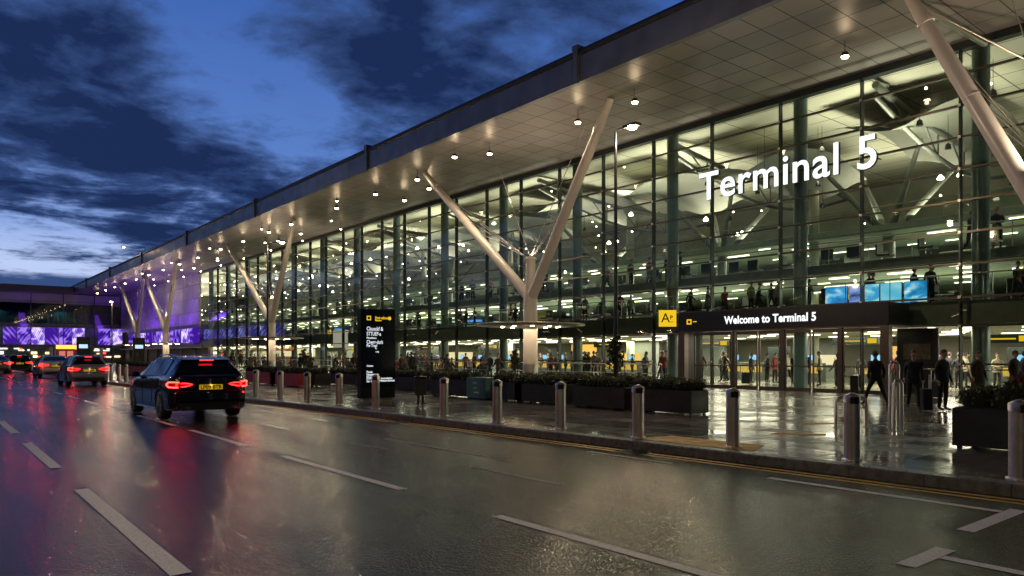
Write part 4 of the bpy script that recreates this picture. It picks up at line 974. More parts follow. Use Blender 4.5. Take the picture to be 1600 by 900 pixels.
def person_mesh(pose, coat, trou, long=False, fat=1.0):
    key = (pose, coat, trou, long, fat)
    if key in PM: return PM[key]
    P_ = POSE[pose]; pz = P_['pz']; ln = P_['lean']; V = Vector
    pel = V((0, 0, pz)); wai = V((0, ln * .4, pz + .16)); che = V((0, ln, pz + .36)); nb = V((0, ln + .01, pz + .53)); nk = V((0, ln + .02, pz + .60))
    vs = [pel, wai, che, nb, nk]; rad = [(.165 * fat, .12), (.15 * fat, .115), (.175 * fat, .125), (.10, .085), (.055, .058)]; es = [(0, 1), (1, 2), (2, 3), (3, 4)]
    segs = [(pel, wai, 'c'), (wai, che, 'c'), (che, nb, 'c'), (nb, nk, 's')]
    def chain(st, pts, rs, kinds):
        pr = st
        for p, r_, k_ in zip(pts, rs, kinds):
            vs.append(V(p)); rad.append(r_ if isinstance(r_, tuple) else (r_, r_)); es.append((pr, len(vs) - 1)); segs.append((vs[pr], vs[-1], k_)); pr = len(vs) - 1
    for i, sg_ in enumerate((-1, 1)):
        sh_ = V((sg_ * .165, ln, pz + .455)); el_ = V(P_['elb'][i]); wr = V(P_['wri'][i]); d = (wr - el_).normalized()
        chain(2, [sh_, sh_.lerp(el_, .55), el_, wr, wr + d * .09], [.078, .062, .05, .036, (.028, .042)], ['c', 'c', 'c', 'c', 's'])
        hp = V(P_['hip'][i]); kn = V(P_['knee'][i]); an = V(P_['ank'][i]); fd = V((sg_ * .02, 1, 0)).normalized()
        chain(0, [hp, hp.lerp(kn, .5), kn, kn.lerp(an, .4), an, an + V((0, .10, -.03)), an + V((sg_ * .02, .19, -.045))], [.105, .088, .064, .062, .046, .048, .036], ['t', 't', 't', 't', 't', 'h', 'h'])
    me = bpy.data.meshes.new('tmp'); me.from_pydata([tuple(v) for v in vs], es, []); ob = bpy.data.objects.new('tmp', me); C.objects.link(ob)
    sk_ = ob.modifiers.new('s', 'SKIN'); sk_.use_smooth_shade = True; ob.modifiers.new('u', 'SUBSURF').levels = 1; ob.modifiers['u'].render_levels = 1
    for i, r_ in enumerate(rad): me.skin_vertices[0].data[i].radius = r_
    me.skin_vertices[0].data[0].use_root = True
    dg = bpy.context.evaluated_depsgraph_get(); dg.update(); ev = bpy.data.meshes.new_from_object(ob.evaluated_get(dg))
    mb = MB(); mb.add([v.co.copy() for v in ev.vertices], [tuple(p.vertices) for p in ev.polygons], 0, True)
    idx = {'s': 0, 'c': 1, 't': 2, 'h': 3}
    for k_, p in enumerate(ev.polygons):
        c = p.center; best = min(segs, key=lambda g_: seg_d(c, g_[0], g_[1]) - (.03 if g_[2] == 'c' and c.z > pz - .12 and abs(c.x) < .24 else 0)); m_ = idx[best[2]]
        if c.z < pz - .14 and m_ == 1 and abs(c.x) < .2 and pose != 'sit': m_ = 2
        mb.m[k_] = m_
    bpy.data.objects.remove(ob); bpy.data.meshes.remove(me); bpy.data.meshes.remove(ev)
    # hands: four fingers and a thumb on each palm
    for i, sg_ in enumerate((-1, 1)):
        el_ = V(P_['elb'][i]); wr = V(P_['wri'][i]); d = (wr - el_).normalized(); inn = V((-sg_, 0, 0)); inn = (inn - d * inn.dot(d)).normalized(); fw = d.cross(inn)
        for q, (off_, l_) in enumerate(((-.028, .062), (-.009, .075), (.01, .07), (.028, .055))):
            b = wr + d * .09 + fw * off_; mb.tube([b, b + d * l_ * .6, b + d * l_ + inn * .018], [.0095, .009, .007], 6, 0)
        b = wr + d * .035 + fw * (-.035 if fw.y < 0 else .035); mb.tube([b, b + d * .035 + (fw if fw.y > 0 else -fw) * .022, b + d * .065 + (fw if fw.y > 0 else -fw) * .024 + inn * .01], [.012, .011, .008], 6, 0)
    # head with face
    hc = nk + V((0, .02, .135)); vs_ = []; fs_ = []; n_, k_ = 20, 14
    for a_ in range(k_ + 1):
        th_ = PI * a_ / k_
        for b in range(n_):
            ph = 2 * PI * b / n_; x = .078 * math.sin(th_) * math.cos(ph); y = .098 * math.sin(th_) * math.sin(ph); z = -.122 * math.cos(th_)
            if z < -.02: x *= 1 - (abs(z) - .02) * 2.6; y = y * (1 - (abs(z) - .02) * 1.0) + (abs(z) - .02) * .18
            if y > .06 and abs(x) < .022 and -.045 < z < .02: y += .022 * (1 - abs(x) / .022)
            vs_.append((hc.x + x, hc.y + y, hc.z + z))
    for a_ in range(k_):
        for b in range(n_): fs_.append((a_ * n_ + b, a_ * n_ + (b + 1) % n_, (a_ + 1) * n_ + (b + 1) % n_, (a_ + 1) * n_ + b))
    mb.add(vs_, fs_, 0, True); mb.sph((hc.x - .08, hc.y - .005, hc.z - .01), (.012, .02, .032), 8, 0); mb.sph((hc.x + .08, hc.y - .005, hc.z - .01), (.012, .02, .032), 8, 0)
    mb.sph((hc.x - .03, hc.y + .083, hc.z + .012), .011, 8, 4); mb.sph((hc.x + .03, hc.y + .083, hc.z + .012), .011, 8, 4); mb.sph((hc.x, hc.y + .088, hc.z - .062), (.022, .008, .006), 8, 4)
    mb.tube([nk - V((0, 0, .08)), hc - V((0, .01, .06))], [.058, .052], 12, 0)
    if long or pose in ('stand', 'walk', 'stride', 'fold'):   # hem of the jacket
        zb = pz - (.12 if not long else .42); rx = .19 * fat
        mb.lathe([(rx * (1.12 if long else 1.0), 0), (rx, (pz + .05 - zb) * .6), (rx * .88, pz + .1 - zb)], (0, ln * .3, zb), 18, 1, sy=.74)
    mb.name = None
    # hair
    hm = MB(); hv = []; hf = []
    for a_ in range(9):
        th_ = PI * .54 * a_ / 8
        for b in range(n_):
            ph = 2 * PI * b / n_; back = .5 - .5 * math.sin(ph); t2 = th_ * (.72 + .5 * back)
            hv.append((hc.x + .086 * math.sin(t2) * math.cos(ph), hc.y + .106 * math.sin(t2) * math.sin(ph) - .006, hc.z + .131 * math.cos(t2)))
    for a_ in range(8):
        for b in range(n_): hf.append((a_ * n_ + b, (a_ + 1) * n_ + b, (a_ + 1) * n_ + (b + 1) % n_, a_ * n_ + (b + 1) % n_))
    hm.add(hv, hf, 0, True)
    o = mb.build('person', [M_SKIN, CL_[coat], CL_[trou], M_SHOE, M_HAIR]); ho = hm.build('hair', M_HAIR, o)
    PM[key] = (o.data, ho.data); bpy.data.objects.remove(ho); bpy.data.objects.remove(o)
    return PM[key]
def where(s_):
    return 'near doors' if s_ < 24 else 'by central support' if s_ < 36 else 'left of central support' if s_ < 58 else 'by second support' if s_ < 75 else 'far away'
PW = {'stand': 'standing', 'walk': 'walking', 'fold': 'standing with folded arms'}
CW = {'black': 'black jacket', 'navy': 'navy jacket', 'grey': 'grey jacket', 'brown': 'brown coat', 'cream': 'cream coat', 'red': 'red jacket'}
def person(x, y, z, rz, pose, coat, trou, label, group=None, sc=1.0, long=False, fat=1.0):
    a, b = person_mesh(pose, coat, trou, long, fat)
    o = bpy.data.objects.new('person', a); C.objects.link(o); h_ = bpy.data.objects.new('hair', b); C.objects.link(h_); h_.parent = o
    o.location = (x, y, z); o.rotation_euler = (0, 0, rz); o.scale = (sc,) * 3
    tag(o, label, 'person', group); return o
gpp = 'people walking on the forecourt'
x, y = G(1369, 633, PZ); person(x, y, PZ, R(-44), 'stride', 'black', 'trouser', 'person in black jacket seen from behind, striding towards the doors', gpp, .915, fat=1.08)
x, y = G(1427, 641, PZ); person(x, y, PZ, R(118), 'walk', 'navy', 'trouser', 'person in dark suit walking just right of the entrance', gpp, .90, fat=1.05)
x, y = G(1473, 642, PZ); person(x, y, PZ, R(160), 'stand', 'navy', 'trouser', 'person in dark navy jacket standing between the walker and the large planter', gpp, .90)
x, y = G(1528, 628, PZ); person(x, y, PZ, R(150), 'stand', 'brown', 'black', 'person in long brown coat behind the large planter', gpp, .88, True, 1.15)
x, y = G(1585, 628, PZ); person(x, y, PZ, R(165), 'stand', 'black', 'trouser', 'person in black standing at the right edge behind the planter grass', gpp, .90, True, 1.0)
x, y = G(1599, 626, PZ); person(x, y, PZ, R(200), 'walk', 'denim', 'black', 'person in blue jacket half cut by the right edge', gpp, .9)
# suitcase by the striding person
x, y = G(1335, 616, PZ)
sc_ = thing('suitcase', 'black upright suitcase beside the striding person', 'suitcase', (x, y, PZ), .4)
MB().bbox(-.24, .24, -.14, .14, .05, .72, .03).build('shell', M_BLACK, sc_)
MB().tube([(-.12, .1, .7), (-.12, .1, 1.0), (.12, .1, 1.0), (.12, .1, .7)], .012, 6).build('handle', M_STEEL, sc_)
for a_ in (-.18, .18): MB().lathe([(.03, 0), (.035, .025), (.03, .05)], (a_, 0, 0), 10).build('wheel', M_SHOE, sc_)

rnd = random.Random(21)
coats = ['black', 'navy', 'grey', 'brown', 'black', 'cream', 'red', 'navy']
for k in range(150):       # ground-floor crowd behind the glass
    s_ = rnd.uniform(6, 60) if k < 105 else rnd.uniform(50, 125); x = rnd.uniform(30.6, 37)
    co = rnd.choice(coats); ps = rnd.choice(['stand', 'walk', 'fold', 'stand'])
    person(x, s_, PZ, rnd.uniform(0, 6.28), ps, co, 'trouser', 'traveller in %s %s in ground floor hall %s' % (CW[co], PW[ps], where(s_)), 'ground floor crowd in the lit hall', rnd.uniform(.86, .97))
for k in range(46):
    s_ = rnd.uniform(7, 70); x = 30.5 + rnd.uniform(.1, 1.5)
    person(x, s_, 3.62, rnd.uniform(0, 6.28), (ps := rnd.choice(['stand', 'fold', 'walk'])), (co := rnd.choice(coats)), 'trouser', 'person in %s %s behind first floor railing %s' % (CW[co], PW[ps], where(s_)), 'people on the first floor balcony', rnd.uniform(.8, .88))
for k in range(20):
    s_ = rnd.uniform(8, 75); x = 32.7 + rnd.uniform(.1, 1.8)
    person(x, s_, 5.72, rnd.uniform(0, 6.28), (ps := rnd.choice(['stand', 'fold', 'walk'])), (co := rnd.choice(coats)), 'trouser', 'person in %s %s behind second floor railing %s' % (CW[co], PW[ps], where(s_)), 'people on the second floor balcony', rnd.uniform(.95, 1.02))
# terrace seating: chairs and seated guests, standing guests
CH = thing('terrace_chair', 'x', 'chair', (0, 0, 0), 0, 'terrace chairs in front of the glazing')
MB().bbox(-.22, .22, -.2, .22, .43, .47, .01).build('seat', M_SEAT, CH); MB().bbox(-.22, .22, -.24, -.2, .5, .88, .01).build('backrest', M_SEAT, CH)
for a_, b in ((-.2, -.2), (.2, -.2), (-.2, .2), (.2, .2)): MB().tube([(a_, b, 0), (a_, b, .43 if b > 0 else .5)], .013, 6).build('leg', M_RAIL, CH)
first = True
for k in range(60):
    px = rnd.uniform(255, 640) if k < 48 else rnd.uniform(640, 800); D_ = rnd.uniform(21.5, 27.5)
    if abs(px - 417) < 20: D_ = 26
    s_ = SD(px, D_); rz = rnd.choice((0, 1.57, 3.14, 4.71)) + rnd.uniform(-.3, .3)
    if k % 2 == 0:
        if first: c = CH; first = False
        else: c = copy_tree(CH)
        c.location = (D_, s_, PZ); c.rotation_euler = (0, 0, rz); c['label'] = 'dark terrace chair under a seated guest outside the glass %s' % where(s_)
        person(D_, s_, PZ, rz, 'sit', (co := rnd.choice(coats)), 'trouser', 'guest in %s seated outside the glass %s' % (CW[co], where(s_)), 'terrace guests sitting outside', .95)
    else:
        person(D_, s_, PZ, rz, (ps := rnd.choice(('stand', 'walk', 'fold'))), (co := rnd.choice(coats[:5])), 'trouser', 'guest in %s %s outside the glass %s' % (CW[co], PW[ps], where(s_)), 'terrace guests standing outside', rnd.uniform(.86, .94))
# railing in front of the glass
rl = thing('forecourt_railing', 'long low metal railing running along the foot of the glass facade', 'railing', (27.9, 23, PZ))
rm = MB()
for z in (.55, 1.02): rm.tube([(0, 0, z), (0, 60, z)], .025, 8)
rm.build('rails', M_RAIL, rl)
for k in range(26): MB().tube([(0, k * 2.4, 0), (0, k * 2.4, 1.02)], .022, 6).build('post', M_RAIL, rl)
rl2 = thing('forecourt_railing', 'slim railing section right of the entrance behind the standing people', 'railing', (28.9, 0, PZ))
MB().tube([(0, -6, .95), (0, 11.6, .95)], .025, 8).build('rail', M_RAIL, rl2)
for k in range(8): MB().tube([(0, -6 + k * 2.5, 0), (0, -6 + k * 2.5, .95)], .02, 6).build('post', M_RAIL, rl2)

# desks and seats in the hall
DK = thing('check_in_desk', 'x', 'desk', (0, 0, 0), 0, 'counters with amber lit fronts in the ground floor hall')
MB().bbox(-.35, .35, -.8, .8, 0, 1.02, .02).build('counter', M_WALL2, DK); MB().box(-.37, -.351, -.7, .7, .45, .85).build('lit_front', emat('amber_front', (1, .62, .1), .8), DK)
MB().bbox(-.1, -.06, -.3, .3, 1.15, 1.5, .01).box(-.09, -.07, -.03, .03, 1.02, 1.15).build('monitor', M_BLACK, DK); MB().quad((-.105, .28, 1.17), (-.105, -.28, 1.17), (-.105, -.28, 1.48), (-.105, .28, 1.48)).build('monitor_screen', emat('desk_screen', (.25, .6, 1), 1.5), DK)
for k in range(22):
    o = DK if k == 0 else copy_tree(DK)
    o.location = (rnd.uniform(38.5, 40.5), 9 + k * 3.1 + rnd.uniform(-.8, .8), PZ); o['label'] = 'counter with amber lit front in the ground floor hall %s' % where(o.location.y)
SE = thing('lounge_seat', 'x', 'seat', (0, 0, 0), 0, 'rows of dark lounge seats upstairs')
MB().bbox(-.3, .3, -.3, .3, .36, .46, .02).build('cushion', M_SEAT, SE); MB().bbox(.25, .33, -.3, .3, .4, .92, .02).build('backrest', M_SEAT, SE)
MB().tube([(0, -.25, 0), (0, -.25, .36)], .02, 6).tube([(0, .25, 0), (0, .25, .36)], .02, 6).build('legs', M_RAIL, SE)
k = 0
for zf, xf, n_ in ((3.62, 31.6, 46), (5.72, 33.4, 54)):
    for i in range(n_):
        if rnd.random() < .25: continue
        o = SE if k == 0 else copy_tree(SE); k += 1
        o.location = (xf + rnd.uniform(-.5, 1.2), 6 + i * 1.15 + rnd.uniform(-.2, .2), zf); o.rotation_euler = (0, 0, rnd.choice((0, PI, PI / 2)))
        o['label'] = 'dark lounge seat behind the %s floor railing %s' % ('first' if zf < 4 else 'second', where(o.location.y))

# ------------------------------------------------------------------ cars
def lerp_t(tab, y):
    if y <= tab[0][0]: return tab[0][1]
    for (a, b), (c, d) in zip(tab, tab[1:]):
        if y <= c:
            t = (y - a) / (c - a); t = t * t * (3 - 2 * t) * .5 + t * .5; return b + (d - b) * t
    return tab[-1][1]
M_TYRE = mat('tyre', (.012, .012, .012), .6); M_RIM = mat('alloy_rim', (.30, .30, .32), .25, .9); M_WIN = mat('car_window', (.006, .008, .012), .12, 0, .5)
M_TRIM = mat('black_trim', (.01, .01, .01), .35); M_CHROME = mat('chrome', (.6, .6, .62), .15, 1); M_PLATE = mat('number_plate', (.75, .5, .02), .4, emis=(1, .62, .03), estr=.35)
M_BADGE = mat('badge', (.5, .5, .52), .2, .9)
M_SEAM = mat('panel_seam', (.003, .003, .004), .5)
def make_car(name, paint, kind, label, plate, lights=1.0, group='cars queuing in the near lane'):
    L_ = {'estate': 4.75, 'hatch': 4.25, 'saloon': 4.65}[kind]; hw = .91
    wr = .335; ya, yb = .92, .92 + (2.80 if kind != 'hatch' else 2.6)
    if kind == 'estate': roof = [(0, .97), (.03, 1.01), (.10, 1.05), (.30, 1.26), (.48, 1.41), (.75, 1.455), (1.6, 1.49), (2.5, 1.475), (2.85, 1.42), (3.55, 1.02), (4.3, .88), (4.62, .74), (L_, .6)]; gr = [(0, .80), (.12, .74), (.3, .62), (.6, .545), (2.6, .56), (3.0, .60), (3.6, .78), (L_, .7)]
    elif kind == 'hatch': roof = [(0, .96), (.03, 1.0), (.10, 1.04), (.34, 1.26), (.48, 1.43), (.7, 1.47), (1.4, 1.5), (2.2, 1.48), (2.55, 1.42), (3.2, 1.04), (3.9, .9), (4.15, .74), (L_, .6)]; gr = [(0, .80), (.3, .66), (.6, .60), (2.3, .60), (2.7, .63), (3.3, .78), (L_, .7)]
    else: roof = [(0, .93), (.03, .99), (.15, 1.04), (.5, 1.07), (1.25, 1.36), (1.6, 1.42), (2.2, 1.445), (2.7, 1.41), (3.5, 1.02), (4.2, .9), (4.5, .74), (L_, .6)]; gr = [(0, .78), (.5, .72), (1.3, .58), (2.6, .58), (3.5, .76), (L_, .7)]
    belt = [(0, .94), (.1, 1.015), (.5, 1.03), (3.0, .95), (L_ - 1.1, .9), (L_ - .4, .8), (L_, .58)]
    width = [(0, .66), (.04, .77), (.10, .835), (.22, .88), (.5, hw - .01), (1.0, hw), (L_ - 1.2, hw), (L_ - .45, .86), (L_ - .15, .74), (L_, .56)]
    under = [(0, .36), (.06, .26), (.4, .22), (L_ - .3, .2), (L_, .3)]
    t = thing(name, label, 'car', (0, 0, 0), 0, group)
    def arch(y):
        z = lerp_t(under, y)
        for yc in (ya, yb):
            d = abs(y - yc)
            if d < wr + .055: z = max(z, wr + math.sqrt((wr + .055) ** 2 - d * d) - .01)
        return z
    def ring(y):
        W = lerp_t(width, y); B = lerp_t(belt, y); T_ = max(lerp_t(roof, y), B + .012); zb = arch(y); Gw = min(lerp_t(gr, y), W * .93)
        up = T_ - B
        if up < .12: Gw = W * .86
        m1 = max(zb + .02, .45); m2 = max(m1 + .03, .66); 
        B_ = max(B, m2 + .05)
        return [(0, min(zb, .24) if False else max(zb - .0, .22) if zb < .4 else zb), (W * .6, zb), (W * .955, zb), (W * .985, zb + min(.05, .3 * (m1 - zb))), (W, m1), (W * .998, m2), (W * .975, B_ - .05), (W * .945, B_), 
                (W * .93 * (1 - 0) if up > .12 else W * .90, B_ + min(.02, up * .3)), (Gw + (W * .92 - Gw) * .5, B_ + up * .5), (Gw + .02, B_ + up * .86), (Gw - .06, B_ + up * .965), (Gw * .5, B_ + up * 1.0), (0, B_ + up * 1.01)]
    ys_ = sorted(set([round(L_ * i / 64, 4) for i in range(65)] + [.015, .03, .06, .1, .14] + [round(yc + (wr + .056) * math.cos(a_ * PI / 12), 4) for yc in (ya, yb) for a_ in range(13)]))
    body = MB(); rows = []
    for y in ys_:
        r_ = ring(y); rows.append([(-x, y, z) for x, z in reversed(r_)] + [(x, y, z) for x, z in r_[1:-1]])
    n_ = len(rows[0]); vs = [p for r_ in rows for p in r_]; fs = []
    for i in range(len(rows) - 1):
        for j in range(n_):
            j2 = (j + 1) % n_; fs.append((i * n_ + j, i * n_ + j2, (i + 1) * n_ + j2, (i + 1) * n_ + j))
    body.add(vs, fs, 0, True); body.add(rows[0], [tuple(range(n_ - 1, -1, -1))]); body.add(rows[-1], [tuple(range(n_))])
    bo = body.build('body', paint, t)
    def surf(y, j, sd=1, off=.006):
        a = ring(y); j0 = int(min(j, len(a) - 2)); f_ = j - j0; x = a[j0][0] * (1 - f_) + a[j0 + 1][0] * f_; z = a[j0][1] * (1 - f_) + a[j0 + 1][1] * f_
        e1 = Vector((a[j0 + 1][0] - a[j0][0], 0, a[j0 + 1][1] - a[j0][1])); b = ring(y + .02); c = ring(max(0, y - .02))
        e2 = Vector(((b[j0][0] - c[j0][0]), .04, (b[j0][1] - c[j0][1]))); nn = e2.cross(e1).normalized() * -1
        if nn.x < 0 and j < 11: nn = -nn
        if j >= 11 and nn.z < 0: nn = -nn
        p = Vector((x, y, z)) + nn * off; return (p.x * sd, p.y, p.z)
    def patch(name_, y0f, y1f, ja, jb, m_, sd, par, off=.006, ny=12, nj=6):
        mb = MB(); vs = []; fs = []
        for i in range(ny + 1):
            for q in range(nj + 1):
                j = ja + (jb - ja) * q / nj; y = y0f(j) + (y1f(j) - y0f(j)) * i / ny; vs.append(surf(y, j, sd, off))
        for i in range(ny):
            for q in range(nj): fs.append((i * (nj + 1) + q, i * (nj + 1) + q + 1, (i + 1) * (nj + 1) + q + 1, (i + 1) * (nj + 1) + q))
        mb.add(vs, fs, 0, True); return mb.build(name_, m_, par)
    # side windows
    A = {'estate': (.72, 1.62, 1.68, 2.58, 2.64, 3.42), 'hatch': (.74, 1.35, 1.41, 2.2, 2.26, 3.05), 'saloon': (1.0, 1.55, 1.61, 2.35, 2.41, 3.3)}[kind]
    for sd in (-1, 1):
        patch('side_window', lambda j: A[0] + (j - 8.1) * .16, lambda j: A[1], 8.15, 10.05, M_WIN, sd, t)
        patch('side_window', lambda j: A[2], lambda j: A[3], 8.15, 10.05, M_WIN, sd, t)
        patch('side_window', lambda j: A[4], lambda j: A[5] - (j - 8.1) * .33, 8.15, 10.05, M_WIN, sd, t)
        ch = MB().tube([surf(y, 8.05, sd, .012) for y in [A[0] - .04 + (A[5] - A[0]) * i / 14 for i in range(15)]], .011, 5)
        ch.tube([surf(A[0] - .05 + (j - 8.05) * .15, j, sd, .012) for j in (8.05, 8.7, 9.3, 9.8, 10.15)], .011, 5).tube([surf(y, 10.15, sd, .01) for y in [A[0] + .26 + (A[5] - 1.0 - A[0]) * i / 12 for i in range(13)]], .010, 5)
        ch.build('window_trim', M_CHROME if kind == 'estate' else M_TRIM, t)
        # door seams, handles
        sm = MB()
        for y in (A[1] + .03, A[3] + .03, A[5] - .02):
            sm.tube([surf(y + (.18 if j < 4 and y < 2 else 0), j, sd, .002) for j in (3.2, 4, 4.6, 5.2, 6, 6.9)], .006, 4)
        sm.build('door_seam', M_SEAM, t)
        for y in (A[1] + .18, A[3] + .16): MB().tube([surf(y, 6.1, sd, .02), surf(y + .17, 6.1, sd, .02)], .013, 6).build('door_handle', paint if kind != 'estate' else M_CHROME, t)
        mx_ = A[5] - .28; q = Vector(surf(mx_, 8.1, sd, .0)); mr_ = MB().sph((q.x + sd * .11, q.y, q.z + .05), (.10, .05, .07), 12).tube([q, (q.x + sd * .08, q.y, q.z + .03)], .02, 6); mr_.build('wing_mirror', paint, t)
        MB().tube([surf(y, 2.6, sd, .012) for y in [ya + .42 + (yb - ya - .84) * i / 6 for i in range(7)]], .018, 6).build('sill_trim', M_CHROME if kind == 'estate' else M_TRIM, t)
        # wheels
        for yc in (ya, yb):
            x1 = sd * (hw - .005); x0 = sd * (hw - .23)
            ty = MB(); prof = [(.23, -.0), (wr - .02, .0), (wr, .03), (wr, .19), (wr - .02, .22), (.23, .22)]
            vs = []; fs = []; n2 = 30
            for r_, d_ in prof:
                for k_ in range(n2): a_ = 2 * PI * k_ / n2; vs.append((x1 - sd * d_, yc + r_ * math.cos(a_), wr + r_ * math.sin(a_)))
            for i in range(5):
                for k_ in range(n2): fs.append((i * n2 + k_, i * n2 + (k_ + 1) % n2, (i + 1) * n2 + (k_ + 1) % n2, (i + 1) * n2 + k_))
            ty.add(vs, fs, 0, True); to = ty.build('wheel', M_TYRE, t)
            rm_ = MB(); rm_.tube([(x1 - sd * .012, yc, wr), (x1 - sd * .04, yc, wr)], [.05, .06], 12)
            for k_ in range(10):
                a_ = 2 * PI * k_ / 10; p0 = (x1 - sd * .02, yc + .05 * math.cos(a_), wr + .05 * math.sin(a_)); p1 = (x1 - sd * .015, yc + .225 * math.cos(a_), wr + .225 * math.sin(a_)); rm_.tube([p0, p1], [.02, .012], 5)
            rp = []
            for k_ in range(31): a_ = 2 * PI * k_ / 30; rp.append((x1 - sd * .012, yc + .232 * math.cos(a_), wr + .232 * math.sin(a_)))
            rm_.tube(rp, .012, 5, cap=False); rm_.build('rim', M_RIM, to)
            dk_ = MB(); dk_.tube([(x1 - sd * .06, yc, wr), (x1 - sd * .075, yc, wr)], .225, 24); dk_.build('brake_disc', M_TRIM, to)
            # dark inner arch
            wa = MB(); vs = []; fs = []
            for d_ in (.02, .28):
                for k_ in range(17): a_ = PI * k_ / 16; vs.append((sd * (hw - d_ - .01), yc + (wr + .045) * math.cos(a_), wr + (wr + .045) * math.sin(a_)))
            for k_ in range(16): fs.append((k_, k_ + 1, k_ + 18, k_ + 17))
            wa.add(vs, fs, 0, True); wa.build('wheel_arch_liner', M_TRIM, t)
    # rear window on the sloped tailgate
    rw0, rw1 = {'estate': (.135, .44), 'hatch': (.125, .43), 'saloon': (.56, 1.2)}[kind]
    def topx(y): a = ring(y); return a[10][0]
    mb = MB(); vs = []; fs = []
    for i in range(9):
        y = rw0 + (rw1 - rw0) * i / 8; a = ring(y); zt = a[13][1]
        for q in range(13):
            f_ = -1 + 2 * q / 12; wx = (lerp_t([(rw0, .70), (rw1, .50)], y)); x = f_ * wx
            # height of the body at x
            zz2 = zt
            for (xa_, za_), (xb_, zb_) in zip(a[8:], a[9:]):
                if xb_ <= abs(x) <= xa_: zz2 = za_ + (zb_ - za_) * ((xa_ - abs(x)) / max(1e-6, xa_ - xb_)); break
            vs.append((x, y - .012, zz2 + .008))
    for i in range(8):
        for q in range(12): fs.append((i * 13 + q, i * 13 + q + 1, (i + 1) * 13 + q + 1, (i + 1) * 13 + q))
    mb.add(vs, fs, 0, True); rwo = mb.build('rear_window', M_WIN, t)
    zr = lerp_t(roof, rw1 + .08)
    if kind != 'saloon':
        MB().add([(-.53, .33, zr - .01), (.53, .33, zr - .01), (.55, .62, zr + .03), (-.55, .62, zr + .03), (-.53, .35, zr - .045), (.53, .35, zr - .045), (.6, .6, zr - .05), (-.6, .6, zr - .05)], [(0, 1, 2, 3), (4, 7, 6, 5), (0, 4, 5, 1)]).build('spoiler', paint, t)
        bl_y, bl_z = .318, zr - .028
    else: bl_y, bl_z = 1.13, zr - .06
    MB().box(-.15, .15, bl_y, bl_y + .03, bl_z - .008, bl_z + .008).build('brake_light', E_RED, t)
    MB().tube([(.2, .5, zr - .04), (.28, .2, 1.08)], .006, 4).build('wiper', M_TRIM, t) if kind != 'saloon' else None
    # rear lamps: lens wrapped round the corner, glowing C shape and tail
    for sd in (-1, 1):
        def rp_(x, z, off=.012):
            # point on rear corner surface for lateral x : find y where width(y)=x
            y = 0.0
            for (a_, wa_), (b_, wb_) in zip(width, width[1:]):
                if wa_ <= abs(x) <= wb_: y = a_ + (b_ - a_) * (abs(x) - wa_) / (wb_ - wa_); break
            sk2 = max(0, (z - .93)) * .3
            return Vector((sd * (abs(x) + (off if abs(x) > .8 else 0)), y - off + sk2, z))
        xs_ = [.36, .45, .55, .65, .74, .80, .845, .875, .893, .902]
        tp = [.845, .865, .875, .885, .895, .90, .905, .905, .90, .89]; bt = [.825, .80, .775, .76, .755, .755, .76, .77, .785, .81]
        vs = [rp_(x, z) for x, z in zip(xs_, tp)] + [rp_(x, z) for x, z in zip(xs_, bt)]; n3 = len(xs_)
        lo = MB().add(vs, [(i, i + 1, n3 + i + 1, n3 + i) for i in range(n3 - 1)], 0, True).build('rear_lamp', M_REDLENS, t)
        gz = MB()
        c_ = [(.70, .885), (.80, .893), (.86, .893), (.88, .87), (.885, .83), (.87, .785), (.80, .772), (.72, .775)]
        gz.tube([rp_(x, z, .022) for x, z in c_], .0105 * lights + .004, 6)
        c_ = [(.66, .862), (.58, .866), (.48, .855), (.41, .838), (.48, .812), (.58, .79), (.66, .788)]
        gz2 = MB().tube([rp_(x, z, .022) for x, z in c_], .006 * lights + .004, 6)
        gz.build('lamp_glow', E_REDHOT, lo); gz2.build('lamp_glow', E_RED, lo)
        MB().box(sd * .62 - .09, sd * .62 + .09, -.008, .01, .36, .385).build('reflector', M_REDLENS, t)
        MB().tube([(sd * .62 + .12 * math.cos(a_), -.01, .30 + .032 * math.sin(a_)) for a_ in [2 * PI * i / 20 for i in range(21)]], .008, 5, cap=False).build('exhaust_trim', M_CHROME, t)
        lamp('POINT', 'rear_lamp_light', (sd * .84, -.10, .83), 3.5 * lights, (1, .03, .03), t, .05)
    # bumper, plate, badge, tailgate seam
    MB().add([(-.78, -.018, .42), (.78, -.018, .42), (.78, -.035, .47), (-.78, -.035, .47), (.78, -.03, .62), (-.78, -.03, .62), (-.76, .0, .66), (.76, .0, .66), (-.8, .05, .40), (.8, .05, .40), (.8, .06, .64), (-.8, .06, .64)],
             [(0, 1, 2, 3), (3, 2, 4, 5), (5, 4, 7, 6), (8, 9, 1, 0), (1, 9, 10, 4, 2), (0, 3, 5, 11, 8), (5, 6, 11), (4, 10, 7)]).build('rear_bumper', paint, t)
    MB().box(-.66, .66, -.012, .06, .24, .415).build('rear_valance', M_TRIM, t)
    MB().tube([(-.74, -.004, .68), (0, -.012, .675), (.74, -.004, .68)], .006, 4).tube([(-.75, .005, .86), (-.7, .006, .93)], .003, 4).build('tailgate_seam', M_SEAM, t)
    po = MB().box(-.26, .26, -.03, -.012, .715, .825).build('number_plate', M_PLATE, t)
    text_obj('plate_text', plate, .115, (-.235, -.033, .732), FACE_TRAFFIC, M_BLACK, po, .002, .004, fit=.47)
    MB().tube([(-.3, -.02, .845), (.3, -.02, .845)], .014, 6).build('tailgate_trim', M_TRIM if kind != 'hatch' else paint, t)
    if kind == 'estate' or kind == 'hatch': MB().tube([(0, -.02, .855), (-.04, -.02, .905), (0, -.02, .93), (.04, -.02, .905), (0, -.02, .855)], .008, 5).build('badge', M_BADGE, t)
